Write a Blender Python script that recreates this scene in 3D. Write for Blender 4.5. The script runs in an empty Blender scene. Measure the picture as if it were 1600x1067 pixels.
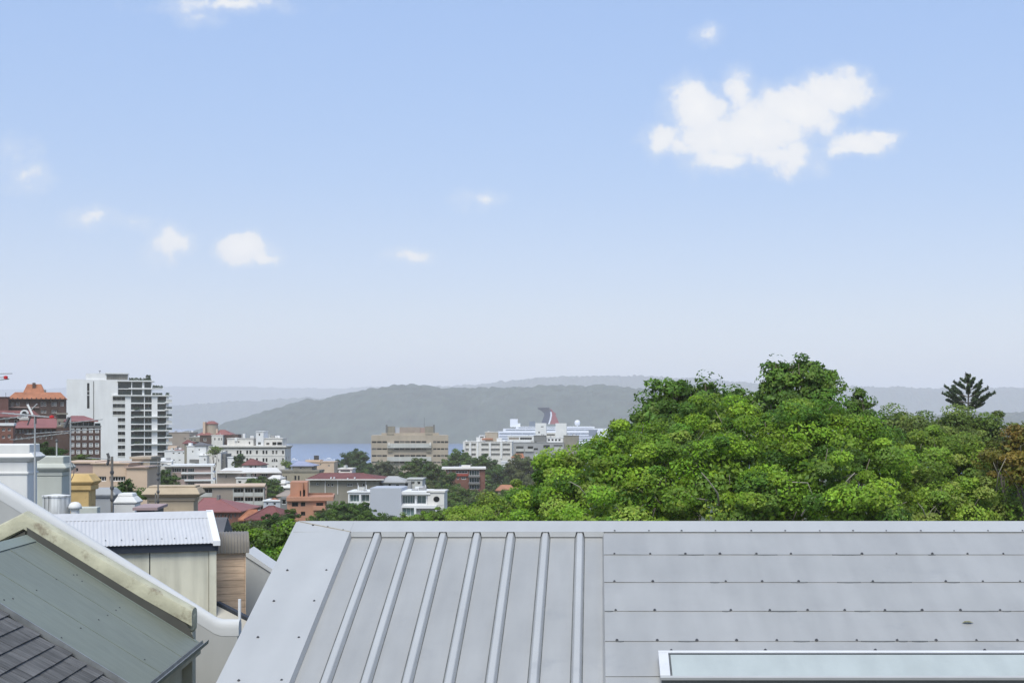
import bpy, bmesh, math, random
import numpy as np
from mathutils import Vector, Matrix, noise as mnoise

random.seed(7)
rng = np.random.default_rng(11)
SC = bpy.context.scene
COL = SC.collection
RAD = math.radians

# ------------------------------------------------------------------ camera
F, CX, HY, CZ = 2222.2, 930.0, 650.0, 55.0       # focal length and principal point in photo pixels, eye height (m above sea)
cam_d = bpy.data.cameras.new('camera')
cam_d.sensor_width = 36.0
cam_d.lens = F * 36.0 / 1600.0
cam_d.shift_x = -(CX - 800.0) / 1600.0
cam_d.shift_y = (HY - 533.5) / 1600.0
cam_d.clip_start = 0.5
cam_d.clip_end = 40000.0
cam = bpy.data.objects.new('camera', cam_d)
cam.location = (0, 0, CZ)
cam.rotation_euler = (RAD(90), 0, 0)
COL.objects.link(cam)
SC.camera = cam

# ------------------------------------------------------------------ sky and sun
SUN_EL, SUN_AZ = RAD(57), RAD(190)       # azimuth clockwise from +Y (north, the view direction)
world = bpy.data.worlds.new('World')
SC.world = world
world.use_nodes = True
wn, wl = world.node_tree.nodes, world.node_tree.links
wn.clear()
w_out = wn.new('ShaderNodeOutputWorld')
w_bg = wn.new('ShaderNodeBackground')
w_bg.inputs['Strength'].default_value = 0.15
wl.new(w_bg.outputs[0], w_out.inputs[0])
sky = wn.new('ShaderNodeTexSky')
sky.sky_type = 'NISHITA'
sky.sun_disc = False
sky.sun_elevation = SUN_EL
sky.sun_rotation = SUN_AZ
sky.altitude = 50
sky.air_density = 1.0
sky.dust_density = 1.2
sky.ozone_density = 1.6
w_tc = wn.new('ShaderNodeTexCoord')
w_hs = wn.new('ShaderNodeHueSaturation')
w_hs.inputs['Saturation'].default_value = 1.05
w_hs.inputs['Value'].default_value = 1.0
wl.new(sky.outputs[0], w_hs.inputs['Color'])
w_tint = wn.new('ShaderNodeMix'); w_tint.data_type = 'RGBA'; w_tint.blend_type = 'MULTIPLY'
w_tint.inputs[0].default_value = 1.0
w_tint.inputs[7].default_value = (1.035, 0.975, 1.0, 1)
wl.new(w_hs.outputs[0], w_tint.inputs[6])

def wmath(op, a, b=None, c=None, clamp=False):
    n = wn.new('ShaderNodeMath'); n.operation = op; n.use_clamp = clamp
    for i, v in enumerate((a, b, c)):
        if v is None: continue
        if isinstance(v, (int, float)): n.inputs[i].default_value = v
        else: wl.new(v, n.inputs[i])
    return n.outputs[0]

def wvec(op, a, b=None):
    n = wn.new('ShaderNodeVectorMath'); n.operation = op
    for i, v in enumerate((a, b)):
        if v is None: continue
        if isinstance(v, tuple): n.inputs[i].default_value = v
        else: wl.new(v, n.inputs[i])
    return n.outputs['Value'] if op == 'LENGTH' else n.outputs[0]

# small fair-weather clouds: puffs by compass direction and height over the horizon
w_sep = wn.new('ShaderNodeSeparateXYZ'); wl.new(w_tc.outputs['Generated'], w_sep.inputs[0])
w_y = wmath('MAXIMUM', w_sep.outputs[1], 0.02)
w_ab = wn.new('ShaderNodeCombineXYZ')
wl.new(wmath('DIVIDE', w_sep.outputs[0], w_y), w_ab.inputs[0])
wl.new(wmath('DIVIDE', w_sep.outputs[2], w_y), w_ab.inputs[1])
def wnoise(scale, detail, rough, off):
    n = wn.new('ShaderNodeTexNoise'); n.noise_dimensions = '3D'
    n.inputs['Scale'].default_value = scale; n.inputs['Detail'].default_value = detail
    n.inputs['Roughness'].default_value = rough
    wl.new(wvec('ADD', w_ab.outputs[0], off), n.inputs['Vector'])
    return n
w_warp = wnoise(26.0, 4, 0.55, (3.1, 1.7, 0.4))
w_warped = wvec('ADD', w_ab.outputs[0], wvec('MULTIPLY', wvec('SUBTRACT', w_warp.outputs['Color'], (0.5, 0.5, 0.5)), (0.036, 0.030, 0)))
PUFFS = [(1085, 168, 42, 42, 1.0), (1150, 140, 26, 36, .62), (1120, 215, 66, 40, 1.0), (1180, 205, 80, 46, 1.1), (1245, 170, 58, 40, 1.05),
         (1300, 140, 58, 28, 1.0), (1130, 258, 55, 20, .75), (1210, 245, 60, 24, .85), (1028, 220, 30, 28, .9), (1065, 235, 34, 16, .7),
         (1335, 222, 44, 22, 1.0), (1365, 210, 28, 12, .8), (1310, 236, 30, 10, .7),
         (1104, 55, 20, 14, .38), (268, 380, 38, 22, .74), (385, 393, 42, 24, 1.15), (412, 405, 22, 14, 1.0),
         (148, 338, 30, 14, .36), (210, 347, 30, 11, .3), (40, 282, 34, 22, .48), (28, 240, 18, 16, .26), (640, 402, 34, 12, .5),
         (760, 314, 30, 12, .36), (345, 8, 90, 14, .5), (310, 25, 30, 14, .4)]
w_m = None
for (px, py, rx, ry, st) in PUFFS:
    c = ((px - CX) / F, (HY - py) / F, 0)
    q = wvec('MULTIPLY', wvec('SUBTRACT', w_warped, c), (F / (rx * 1.31), F / (ry * 1.31), 0))
    v = wmath('MULTIPLY', wmath('SUBTRACT', 1.0, wvec('LENGTH', q)), st)
    w_m = v if w_m is None else wmath('SMOOTH_MAX', w_m, v, 0.14)
w_fb = wnoise(34.0, 10, 0.64, (0, 0, 0))
w_d = wmath('ADD', w_m, wmath('MULTIPLY', wmath('SUBTRACT', w_fb.outputs[0], 0.5), 1.25))
w_mr = wn.new('ShaderNodeMapRange'); w_mr.interpolation_type = 'SMOOTHSTEP'
wl.new(w_d, w_mr.inputs[0])
w_mr.inputs[1].default_value = 0.06; w_mr.inputs[2].default_value = 0.52
w_wi = wn.new('ShaderNodeMapRange'); w_wi.interpolation_type = 'SMOOTHSTEP'; wl.new(w_d, w_wi.inputs[0])
w_wi.inputs[1].default_value = -0.22; w_wi.inputs[2].default_value = 0.4; w_wi.inputs[4].default_value = 0.32
w_mask = wmath('MULTIPLY', wmath('MAXIMUM', w_mr.outputs[0], w_wi.outputs[0]), wmath('GREATER_THAN', w_sep.outputs[1], 0.05))
w_mask = wmath('MULTIPLY', w_mask, 0.97)
w_mix = wn.new('ShaderNodeMix'); w_mix.data_type = 'RGBA'
wl.new(w_mask, w_mix.inputs[0])
# colour ramp by height painted into the sky, even all round, evens the blue
w_ramp = wn.new('ShaderNodeValToRGB'); w_ramp.color_ramp.interpolation = 'B_SPLINE'
K_ = 1 / (0.15 * 2 ** 0.35)
for k, (pos, c_) in enumerate([(0.0, (.70, .765, .88)), (.05, (.69, .755, .88)), (.09, (.52, .61, .84)), (.16, (.38, .54, .86)), (.27, (.38, .575, .97)), (.6, (.32, .50, .90)), (1.0, (.30, .48, .88))]):
    el_ = w_ramp.color_ramp.elements[k] if k < 2 else w_ramp.color_ramp.elements.new(pos)
    el_.position = pos; el_.color = (*c_, 1)
wl.new(w_sep.outputs[2], w_ramp.inputs[0])
w_blend = wn.new('ShaderNodeMix'); w_blend.data_type = 'RGBA'; w_blend.inputs[0].default_value = 0.62
wl.new(w_tint.outputs[2], w_blend.inputs[6]); wl.new(wvec('MULTIPLY', w_ramp.outputs[0], (K_, K_, K_)), w_blend.inputs[7])
wl.new(w_blend.outputs[2], w_mix.inputs[6])
w_cs = wn.new('ShaderNodeMix'); w_cs.data_type = 'RGBA'
w_cs.inputs[6].default_value = (4.55, 4.7, 5.0, 1); w_cs.inputs[7].default_value = (5.15, 5.15, 5.2, 1)
w_sh = wn.new('ShaderNodeMapRange'); w_sh.inputs[1].default_value = .35; w_sh.inputs[2].default_value = .9
wl.new(wmath('ADD', wmath('MULTIPLY', w_d, .6), wmath('MULTIPLY', wnoise(22.0, 5, .6, (7.7, 2.1, 5.0)).outputs[0], .6)), w_sh.inputs[0])
wl.new(w_sh.outputs[0], w_cs.inputs[0]); wl.new(w_cs.outputs[2], w_mix.inputs[7])
wl.new(w_mix.outputs[2], w_bg.inputs['Color'])

sun_d = bpy.data.lights.new('sun', 'SUN')
sun_d.energy = 2.9
sun_d.angle = RAD(32)
sun_d.color = (1.0, 0.985, 0.88)
sun = bpy.data.objects.new('sun', sun_d)
sd = Vector((math.sin(SUN_AZ) * math.cos(SUN_EL), math.cos(SUN_AZ) * math.cos(SUN_EL), math.sin(SUN_EL)))
sun.rotation_euler = sd.to_track_quat('Z', 'Y').to_euler()
sun.location = (0, 0, 200)
COL.objects.link(sun)

SC.view_settings.view_transform = 'Standard'
SC.view_settings.look = 'None'
SC.view_settings.exposure = 0.35
SC.view_settings.gamma = 1.0
SC.view_settings.use_curve_mapping = False
SC.render.engine = 'CYCLES'
SC.cycles.use_denoising = True
SC.cycles.max_bounces = 6
SC.cycles.diffuse_bounces = 3
SC.cycles.glossy_bounces = 2
SC.cycles.transmission_bounces = 3
SC.cycles.volume_bounces = 4
SC.cycles.transparent_max_bounces = 6

# ------------------------------------------------------------------ materials
MATS = {}
def mat(name, col, rough=0.75, var=0.12, scale=1.2, streak=0.0, bump=0.0, bscale=20.0, metal=0.0, spec=0.35, dirt=None, dirt_amt=0.0, rnd=0.0, stretch=(1, 1, 0.18), dscale=1.6, dlo=0.52, dhi=0.75):
    if name in MATS: return MATS[name]
    m = bpy.data.materials.new(name); m.use_nodes = True
    nt = m.node_tree; N = nt.nodes; L = nt.links
    b = N['Principled BSDF']
    b.inputs['Roughness'].default_value = rough
    b.inputs['Metallic'].default_value = metal
    b.inputs['Specular IOR Level'].default_value = spec
    geo = N.new('ShaderNodeNewGeometry')
    nz = N.new('ShaderNodeTexNoise'); nz.inputs['Scale'].default_value = scale
    nz.inputs['Detail'].default_value = 5; nz.inputs['Roughness'].default_value = 0.6
    L.new(geo.outputs['Position'], nz.inputs['Vector'])
    ramp = N.new('ShaderNodeMapRange')
    ramp.inputs[1].default_value = 0.3; ramp.inputs[2].default_value = 0.7
    ramp.inputs[3].default_value = 1 - var; ramp.inputs[4].default_value = 1 + var
    L.new(nz.outputs[0], ramp.inputs[0])
    fac = ramp.outputs[0]
    def mul(a, bb):
        n = N.new('ShaderNodeMath'); n.operation = 'MULTIPLY'
        L.new(a, n.inputs[0])
        if isinstance(bb, float): n.inputs[1].default_value = bb
        else: L.new(bb, n.inputs[1])
        return n.outputs[0]
    if streak > 0:
        vm = N.new('ShaderNodeVectorMath'); vm.operation = 'MULTIPLY'
        L.new(geo.outputs['Position'], vm.inputs[0]); vm.inputs[1].default_value = stretch
        n2 = N.new('ShaderNodeTexNoise'); n2.inputs['Scale'].default_value = scale * 4
        n2.inputs['Detail'].default_value = 4
        L.new(vm.outputs[0], n2.inputs['Vector'])
        r2 = N.new('ShaderNodeMapRange'); r2.inputs[1].default_value = 0.35; r2.inputs[2].default_value = 0.7
        r2.inputs[3].default_value = 1.0 + streak * 0.3; r2.inputs[4].default_value = 1 - streak
        L.new(n2.outputs[0], r2.inputs[0])
        fac = mul(fac, r2.outputs[0])
    if rnd > 0:
        oi = N.new('ShaderNodeObjectInfo')
        r3 = N.new('ShaderNodeMapRange'); r3.inputs[3].default_value = 1 - rnd; r3.inputs[4].default_value = 1 + rnd
        L.new(oi.outputs['Random'], r3.inputs[0])
        fac = mul(fac, r3.outputs[0])
    vm = N.new('ShaderNodeVectorMath'); vm.operation = 'SCALE'
    vm.inputs[0].default_value = col[:3]
    L.new(fac, vm.inputs['Scale'])
    out = vm.outputs[0]
    if dirt is not None:
        n3 = N.new('ShaderNodeTexNoise'); n3.inputs['Scale'].default_value = dscale; n3.inputs['Detail'].default_value = 7
        n3.inputs['Roughness'].default_value = 0.7
        L.new(geo.outputs['Position'], n3.inputs['Vector'])
        r4 = N.new('ShaderNodeMapRange'); r4.interpolation_type = 'SMOOTHSTEP'
        r4.inputs[1].default_value = dlo; r4.inputs[2].default_value = dhi; r4.inputs[4].default_value = dirt_amt
        L.new(n3.outputs[0], r4.inputs[0])
        mx = N.new('ShaderNodeMix'); mx.data_type = 'RGBA'
        L.new(r4.outputs[0], mx.inputs[0]); L.new(out, mx.inputs[6]); mx.inputs[7].default_value = (*dirt, 1)
        out = mx.outputs[2]
    L.new(out, b.inputs['Base Color'])
    if bump > 0:
        nb = N.new('ShaderNodeTexNoise'); nb.inputs['Scale'].default_value = bscale; nb.inputs['Detail'].default_value = 4
        L.new(geo.outputs['Position'], nb.inputs['Vector'])
        bp = N.new('ShaderNodeBump'); bp.inputs['Strength'].default_value = bump; bp.inputs['Distance'].default_value = 0.02
        L.new(nb.outputs[0], bp.inputs['Height']); L.new(bp.outputs[0], b.inputs['Normal'])
    MATS[name] = m
    return m

def glass_mat(name, col, rough=0.06, spec=0.6, rnd=0.35):
    return mat(name, col, rough=rough, var=0.25, scale=0.35, spec=spec, rnd=rnd)

# ------------------------------------------------------------------ mesh helpers
WO = {}      # world position of each parent's origin
def tag(o, label=None, cat=None, group=None, kind=None):
    if label: o['label'] = label
    if cat: o['category'] = cat
    if group: o['group'] = group
    if kind: o['kind'] = kind
    return o

def thing(name, label, cat, loc, group=None):
    o = bpy.data.objects.new(name, None)
    o.empty_display_size = 0.5
    o.location = loc
    COL.objects.link(o)
    WO[o.name] = Vector(loc)
    return tag(o, label, cat, group)

def link(name, me, parent=None, loc=(0, 0, 0), rotz=0.0, kind=None):
    """loc is in world space; parents are never rotated"""
    o = bpy.data.objects.new(name, me)
    l = Vector(loc)
    if parent is not None:
        o.parent = parent
        o.location = l - WO[parent.name]
    else:
        o.location = l
    o.rotation_euler = (0, 0, rotz)
    COL.objects.link(o)
    WO[o.name] = l
    if kind: o['kind'] = kind
    return o

class MB:
    def __init__(s): s.v = []; s.f = []; s.m = []
    def quad(s, a, b, c, d, mi=0):
        i = len(s.v); s.v += [tuple(a), tuple(b), tuple(c), tuple(d)]; s.f.append((i, i+1, i+2, i+3)); s.m.append(mi)
    def tri(s, a, b, c, mi=0):
        i = len(s.v); s.v += [tuple(a), tuple(b), tuple(c)]; s.f.append((i, i+1, i+2)); s.m.append(mi)
    def hexa(s, p, mi=0):
        """p: 8 points, bottom 4 counter-clockwise then top 4"""
        i = len(s.v); s.v += [tuple(q) for q in p]
        for f in ((3, 2, 1, 0), (4, 5, 6, 7), (0, 1, 5, 4), (1, 2, 6, 5), (2, 3, 7, 6), (3, 0, 4, 7)):
            s.f.append(tuple(i + k for k in f)); s.m.append(mi)
    def box(s, x0, x1, y0, y1, z0, z1, mi=0):
        s.hexa([(x0, y0, z0), (x1, y0, z0), (x1, y1, z0), (x0, y1, z0), (x0, y0, z1), (x1, y0, z1), (x1, y1, z1), (x0, y1, z1)], mi)
    def prism(s, front, back, mi=0):
        """front, back: equal lists of points; front counter-clockwise seen from outside"""
        n = len(front); i = len(s.v)
        s.v += [tuple(q) for q in front] + [tuple(q) for q in back]
        s.f.append(tuple(range(i, i + n))); s.m.append(mi)
        s.f.append(tuple(range(i + 2 * n - 1, i + n - 1, -1))); s.m.append(mi)
        for k in range(n):
            k2 = (k + 1) % n
            s.f.append((i + k2, i + k, i + n + k, i + n + k2)); s.m.append(mi)
    def loft(s, rings, mi=0, cap=True):
        """rings: list of equal-length closed point loops"""
        n = len(rings[0]); i = len(s.v)
        for r in rings: s.v += [tuple(q) for q in r]
        for a in range(len(rings) - 1):
            for k in range(n):
                k2 = (k + 1) % n
                s.f.append((i + a*n + k, i + a*n + k2, i + (a+1)*n + k2, i + (a+1)*n + k)); s.m.append(mi)
        if cap:
            s.f.append(tuple(range(i + n - 1, i - 1, -1))); s.m.append(mi)
            s.f.append(tuple(range(i + (len(rings)-1)*n, i + len(rings)*n))); s.m.append(mi)
    def tube(s, pts, radii, n=6, mi=0, cap=True):
        pts = [Vector(p) for p in pts]; rings = []
        for k, p in enumerate(pts):
            t = (pts[min(k+1, len(pts)-1)] - pts[max(k-1, 0)]).normalized()
            u = t.orthogonal().normalized() if k == 0 else (u - t * u.dot(t)).normalized()
            w = t.cross(u)
            r = radii[k] if isinstance(radii, (list, tuple)) else radii
            rings.append([p + u * math.cos(2*math.pi*j/n) * r + w * math.sin(2*math.pi*j/n) * r for j in range(n)])
        s.loft(rings, mi, cap)
    def lathe(s, c, prof, n=16, mi=0):
        s.loft([[(c[0] + r*math.cos(2*math.pi*j/n), c[1] + r*math.sin(2*math.pi*j/n), c[2] + z) for j in range(n)] for (r, z) in prof], mi)
    def build(s, name, mats, parent=None, smooth=False, kind=None, bevel=0.0, segs=2, loc=None, rotz=0.0, autosmooth=None):
        me = s.mesh(name, mats, parent, smooth, bevel, segs, loc, autosmooth)
        if loc is not None: return link(name, me, parent, loc, rotz, kind)
        return link(name, me, parent, WO[parent.name] if parent is not None else (0, 0, 0), 0.0, kind)
    def mesh(s, name, mats, parent=None, smooth=False, bevel=0.0, segs=2, loc=None, autosmooth=None):
        if not isinstance(mats, (list, tuple)): mats = [mats]
        off = Vector((0, 0, 0)) if (parent is None or loc is not None) else WO[parent.name]
        me = bpy.data.meshes.new(name)
        me.from_pydata([(p[0]-off[0], p[1]-off[1], p[2]-off[2]) for p in s.v], [], s.f)
        for m in mats: me.materials.append(m)
        if len(mats) > 1: me.polygons.foreach_set('material_index', s.m)
        if bevel > 0:
            bm = bmesh.new(); bm.from_mesh(me)
            bmesh.ops.remove_doubles(bm, verts=bm.verts, dist=1e-4)
            ed = [e for e in bm.edges if len(e.link_faces) == 2 and e.calc_face_angle(0) > 0.35]
            bmesh.ops.bevel(bm, geom=ed, offset=bevel, segments=segs, affect='EDGES', profile=0.5)
            bm.to_mesh(me); bm.free()
        if smooth or autosmooth:
            me.polygons.foreach_set('use_smooth', [True] * len(me.polygons))
            if autosmooth: me.set_sharp_from_angle(angle=autosmooth)
        me.update()
        return me

def P(px, py, Y): return Vector(((px - CX) / F * Y, Y, CZ - (py - HY) / F * Y))

class Frame:
    """a facade: s runs along it, d goes away from the viewer, h goes up"""
    def __init__(s, px, Y, theta=0.0, z=0.0, py=None):
        s.o = P(px, HY, Y); s.o.z = z if py is None else CZ - (py - HY) / F * Y
        s.t = theta; s.c, s.n = math.cos(theta), math.sin(theta)
    def w(s, a, d, h): return Vector((s.o.x + a*s.c - d*s.n, s.o.y + a*s.n + d*s.c, s.o.z + h))
    def pix(s, px, py, d=0.0):
        k = (px - CX) / F
        ox, oy = s.o.x - d*s.n, s.o.y + d*s.c
        # ox + a c = k t ; oy + a n = t
        a = (k * oy - ox) / (s.c - k * s.n)
        t = oy + a * s.n
        return a, CZ - (py - HY) / F * t - s.o.z
    def sub(s, a, d, rot):
        f = Frame.__new__(Frame); f.o = s.w(a, d, 0); f.t = s.t + rot; f.c, f.n = math.cos(f.t), math.sin(f.t); return f
    def box(s, mb, a0, a1, d0, d1, h0, h1, mi=0):
        mb.hexa([s.w(a0, d0, h0), s.w(a1, d0, h0), s.w(a1, d1, h0), s.w(a0, d1, h0), s.w(a0, d0, h1), s.w(a1, d0, h1), s.w(a1, d1, h1), s.w(a0, d1, h1)], mi)
    def boxo(s, name, a0, a1, d0, d1, h0, h1, m, parent, **k):
        mb = MB(); s.box(mb, a0, a1, d0, d1, h0, h1); return mb.build(name, m, parent, **k)

def tz(Y):
    return float(np.interp(Y, [-60, 60, 200, 400, 700, 1000, 1180, 1300, 1500], [44, 44, 38, 28, 24, 14, -8, -23, -28]))
# ------------------------------------------------------------------ setting
M_ground = mat('ground_scrub', (0.06, 0.075, 0.04), 0.95, 0.35, 0.05, dirt=(0.13, 0.12, 0.10), dirt_amt=0.7, dscale=0.03)
def water_mat():
    m = bpy.data.materials.new('harbour_water'); m.use_nodes = True
    N = m.node_tree.nodes; L = m.node_tree.links; b = N['Principled BSDF']
    b.inputs['Base Color'].default_value = (0.05, 0.13, 0.30, 1); b.inputs['Roughness'].default_value = 0.22
    b.inputs['IOR'].default_value = 1.33
    g = N.new('ShaderNodeNewGeometry'); v = N.new('ShaderNodeVectorMath'); v.operation = 'MULTIPLY'
    v.inputs[1].default_value = (0.05, 0.012, 1); L.new(g.outputs['Position'], v.inputs[0])
    n = N.new('ShaderNodeTexNoise'); n.inputs['Scale'].default_value = 4; n.inputs['Detail'].default_value = 6; L.new(v.outputs[0], n.inputs['Vector'])
    bp = N.new('ShaderNodeBump'); bp.inputs['Strength'].default_value = 0.5; bp.inputs['Distance'].default_value = 1.5
    L.new(n.outputs[0], bp.inputs['Height']); L.new(bp.outputs[0], b.inputs['Normal'])
    return m
SEA = -20.0
# terrain: one sheet from behind the camera down to the harbour
mb = MB()
ys = [-300, -60, 0, 60, 120, 200, 300, 400, 550, 700, 850, 1000, 1100, 1180, 1240, 1300, 1500]
xs = np.linspace(-1800, 1800, 61)
g = [[(x, y, tz(y) + (1.5 * mnoise.noise(Vector((x / 90, y / 90, 0))) if y > 150 else 0)) for x in xs] for y in ys]
vv = [p for r in g for p in r]; n = len(xs)
mb.v = vv; mb.f = [(j*n+i, j*n+i+1, (j+1)*n+i+1, (j+1)*n+i) for j in range(len(ys)-1) for i in range(n-1)]; mb.m = [0]*len(mb.f)
tag(mb.build('ground', M_ground, smooth=True), kind='structure')
mb = MB(); mb.quad((-15500, 1000, SEA), (15500, 1000, SEA), (15500, 17500, SEA), (-15500, 17500, SEA))
tag(mb.build('water', water_mat()), kind='structure')

M_hill = mat('wooded_hillside', (0.045, 0.06, 0.04), 0.95, 0.5, 0.02, dirt=(0.16, 0.155, 0.14), dirt_amt=0.25, dscale=0.012, dlo=0.58, dhi=0.7)
def hill(outline, Yf, depth, seed, bump, nx=760, ny=26):
    """outline: (px, py) of the skyline; the ridge lies half-way into the depth"""
    ox = [p[0] for p in outline]; oy = [p[1] for p in outline]
    pxs = np.linspace(ox[0], ox[-1], nx)
    V = []
    for j in range(ny):
        t = j / (ny - 1)
        prof = math.sin(min(t / 0.55, 1.0) * math.pi / 2) ** 0.8 if t < 0.55 else math.cos((t - 0.55) / 0.45 * math.pi / 2)
        for px in pxs:
            yf = Yf(px) if callable(Yf) else Yf
            Yr = yf + depth * 0.55
            top = CZ - (np.interp(px, ox, oy) - HY) / F * Yr
            Y = yf + depth * t
            x = (px - CX) / F * Yr
            q = Vector((x / 140 + seed, Y / 140, seed * 3.3))
            nz = mnoise.fractal(q, 1.0, 2.0, 4) * bump * 0.6 + abs(mnoise.noise(Vector((x / 34, Y / 60, seed)))) * bump * 1.5 + mnoise.noise(Vector((x / 15, Y / 30, seed + 4))) * bump * .35
            V.append((x, Y, SEA + max(top - SEA, 0) * prof + nz * (prof ** 0.5) * (1 if top > SEA + 6 else 0.2) - 2.0 * (1 - prof)))
    mb = MB(); mb.v = V
    mb.f = [(j*nx+i, j*nx+i+1, (j+1)*nx+i+1, (j+1)*nx+i) for j in range(ny-1) for i in range(nx-1)]; mb.m = [0]*len(mb.f)
    return tag(mb.build('hill', M_hill, smooth=False), kind='structure')
hill([(200, 690), (290, 680), (345, 668), (400, 652), (440, 640), (478, 626), (500, 628), (545, 616), (590, 610), (622, 604), (680, 606), (720, 608), (800, 606), (900, 606), (960, 606),
      (1030, 612), (1100, 622), (1200, 635), (1300, 648), (1380, 645), (1450, 655), (1520, 643), (1600, 646), (1750, 640)], 3870, 1000, 1.7, 9)
hill([(-250, 612), (0, 610), (150, 606), (270, 605), (400, 606), (520, 609), (570, 606), (640, 606), (740, 603), (790, 597), (850, 591), (900, 590), (960, 588), (1060, 592), (1110, 594),
      (1180, 602), (1320, 605), (1450, 608), (1600, 607), (1800, 606)], lambda px: float(np.interp(px, [0, 500, 800, 1800], [14000, 13400, 8200, 9000])), 1500, 5.2, 16)

hill([(-100, 640), (100, 640), (200, 634), (270, 636), (350, 630), (430, 626), (480, 622), (540, 628), (600, 640)], 8300, 1000, 8.4, 12)
def haze():
    mb = MB(); mb.box(-16000, 16000, -400, 18000, -35, 460)
    m = bpy.data.materials.new('harbour_haze'); m.use_nodes = True
    N = m.node_tree.nodes; L = m.node_tree.links; N.remove(N['Principled BSDF'])
    v = N.new('ShaderNodeVolumePrincipled')
    v.inputs['Color'].default_value = (1.0, 0.95, 0.885, 1)
    v.inputs['Density'].default_value = HAZE_D
    v.inputs['Anisotropy'].default_value = -0.12
    L.new(v.outputs[0], N['Material Output'].inputs['Volume'])
    tag(mb.build('haze', m), kind='stuff')
HAZE_D = 1.4e-4
haze()
# ------------------------------------------------------------------ the grey metal roof in front
M_steel = mat('grey_coated_steel', (0.325, 0.322, 0.308), 0.40, 0.05, 0.9, streak=0.09, spec=0.45, stretch=(1, 0.12, 0.3), bump=.10, bscale=1.6, dirt=(0.20, 0.21, 0.22), dirt_amt=0.4, dscale=1.3, dlo=0.56, dhi=0.80)
M_steel2 = mat('grey_flashing', (0.405, 0.405, 0.392), 0.36, 0.04, 0.8, spec=0.45, streak=.05, stretch=(1, .15, .3), bump=.06, bscale=2.0, dirt=(0.22, 0.23, 0.24), dirt_amt=0.3, dscale=0.9, dlo=0.6, dhi=0.8)
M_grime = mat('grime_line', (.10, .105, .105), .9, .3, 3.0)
M_screw = mat('screw_grey', (0.09, 0.09, 0.095), 0.5, 0.1, metal=0.4)
M_white = mat('white_paint', (0.74, 0.74, 0.73), 0.5, 0.05, 1.0)
M_alug = mat('skylight_aluminium', (0.60, 0.60, 0.60), 0.4, 0.06, 1.5, dirt=(.4, .4, .39), dirt_amt=.5)
M_dark = mat('dark_fascia', (0.035, 0.04, 0.05), 0.5, 0.1)
M_skyrefl = mat('skylight_glass', (0.40, 0.43, 0.405), 0.12, 0.06, 0.9, spec=0.5, streak=.08, stretch=(1, .3, .3), dirt=(.36, .38, .33), dirt_amt=.4, dscale=1.2)  # pale base colour holds the sky's reflection, with streaks and dirt over it
M_cream = mat('cream_render', (0.50, 0.485, 0.40), 0.85, 0.08, 0.8, streak=0.10)

RY0, RZ0 = 21.37, 53.345
RA = math.atan(0.3465); RC, RS = math.cos(RA), math.sin(RA)
def rp(u, v, n): return Vector((u, RY0 - v*RC - n*RS, RZ0 - v*RS + n*RC))
def rv(py, n):
    k = (py - HY) / F     # (CZ - z) = k*Y
    return (k * (RY0 - n*RS) - (CZ - RZ0 - n*RC)) / (RS + k*RC)
def ru(px, v, n): return (px - CX) / F * rp(0, v, n).y

house = thing('house', 'low house under a grey metal roof with ribbed panels, lapped sheets and a skylight', 'house', (2, 18, tz(18)))
V1 = 6.2
mb = MB()                         # walls and the back slope
for (x0, x1, y0, y1) in ((-4.25, 9.3, RY0 - V1*RC + 0.35, RY0 + V1*RC - 0.35),):
    e = RZ0 - V1*RS - 0.02
    mb.box(x0, x1, y0, y1, tz(18) - 0.5, e)
    mb.prism([(x0, y0, e), (x0, y1, e), (x0, RY0, RZ0 - 0.16)][::-1], [(x1, y0, e), (x1, y1, e), (x1, RY0, RZ0 - 0.16)][::-1])
mb.build('wall', M_cream, house)
mb = MB()
U0, U1 = -4.453, 9.6
ps = [rp(U0 + .02, 0, 0), rp(U0 + .02, V1, 0), rp(U1, V1, 0), rp(U1, 0, 0)]
mb.prism(ps, [p + Vector((0, 0, -0.05)) for p in ps])
bk = [Vector((p.x, 2*RY0 - p.y, p.z)) for p in ps][::-1]
mb.prism(bk, [p + Vector((0, 0, -0.05)) for p in bk])
roof = mb.build('roof', M_steel, house)
# standing ribs
rib_px = [589, 640, 692, 745, 798, 852, 906]
rib_u = [(p - CX) / F * 20.96 for p in rib_px]
prof = [(-.066, -.002), (-.060, .010), (-.040, .060), (-.030, .068), (.030, .068), (.040, .060), (.060, .010), (.066, -.002)]
VR = rv(838, 0.0)
for u in rib_u:
    mb = MB()
    mb.loft([[rp(u + a, v, b) for (a, b) in prof] for v in (VR - 0.25, VR + 1.0, VR + 3.0, V1 + 0.03)], cap=True)
    for s_ in (-1, 1):
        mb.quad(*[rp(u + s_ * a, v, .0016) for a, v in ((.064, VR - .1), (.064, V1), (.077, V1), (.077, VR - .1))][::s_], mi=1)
    mb.build('rib', [M_steel2, M_grime], roof)
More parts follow.
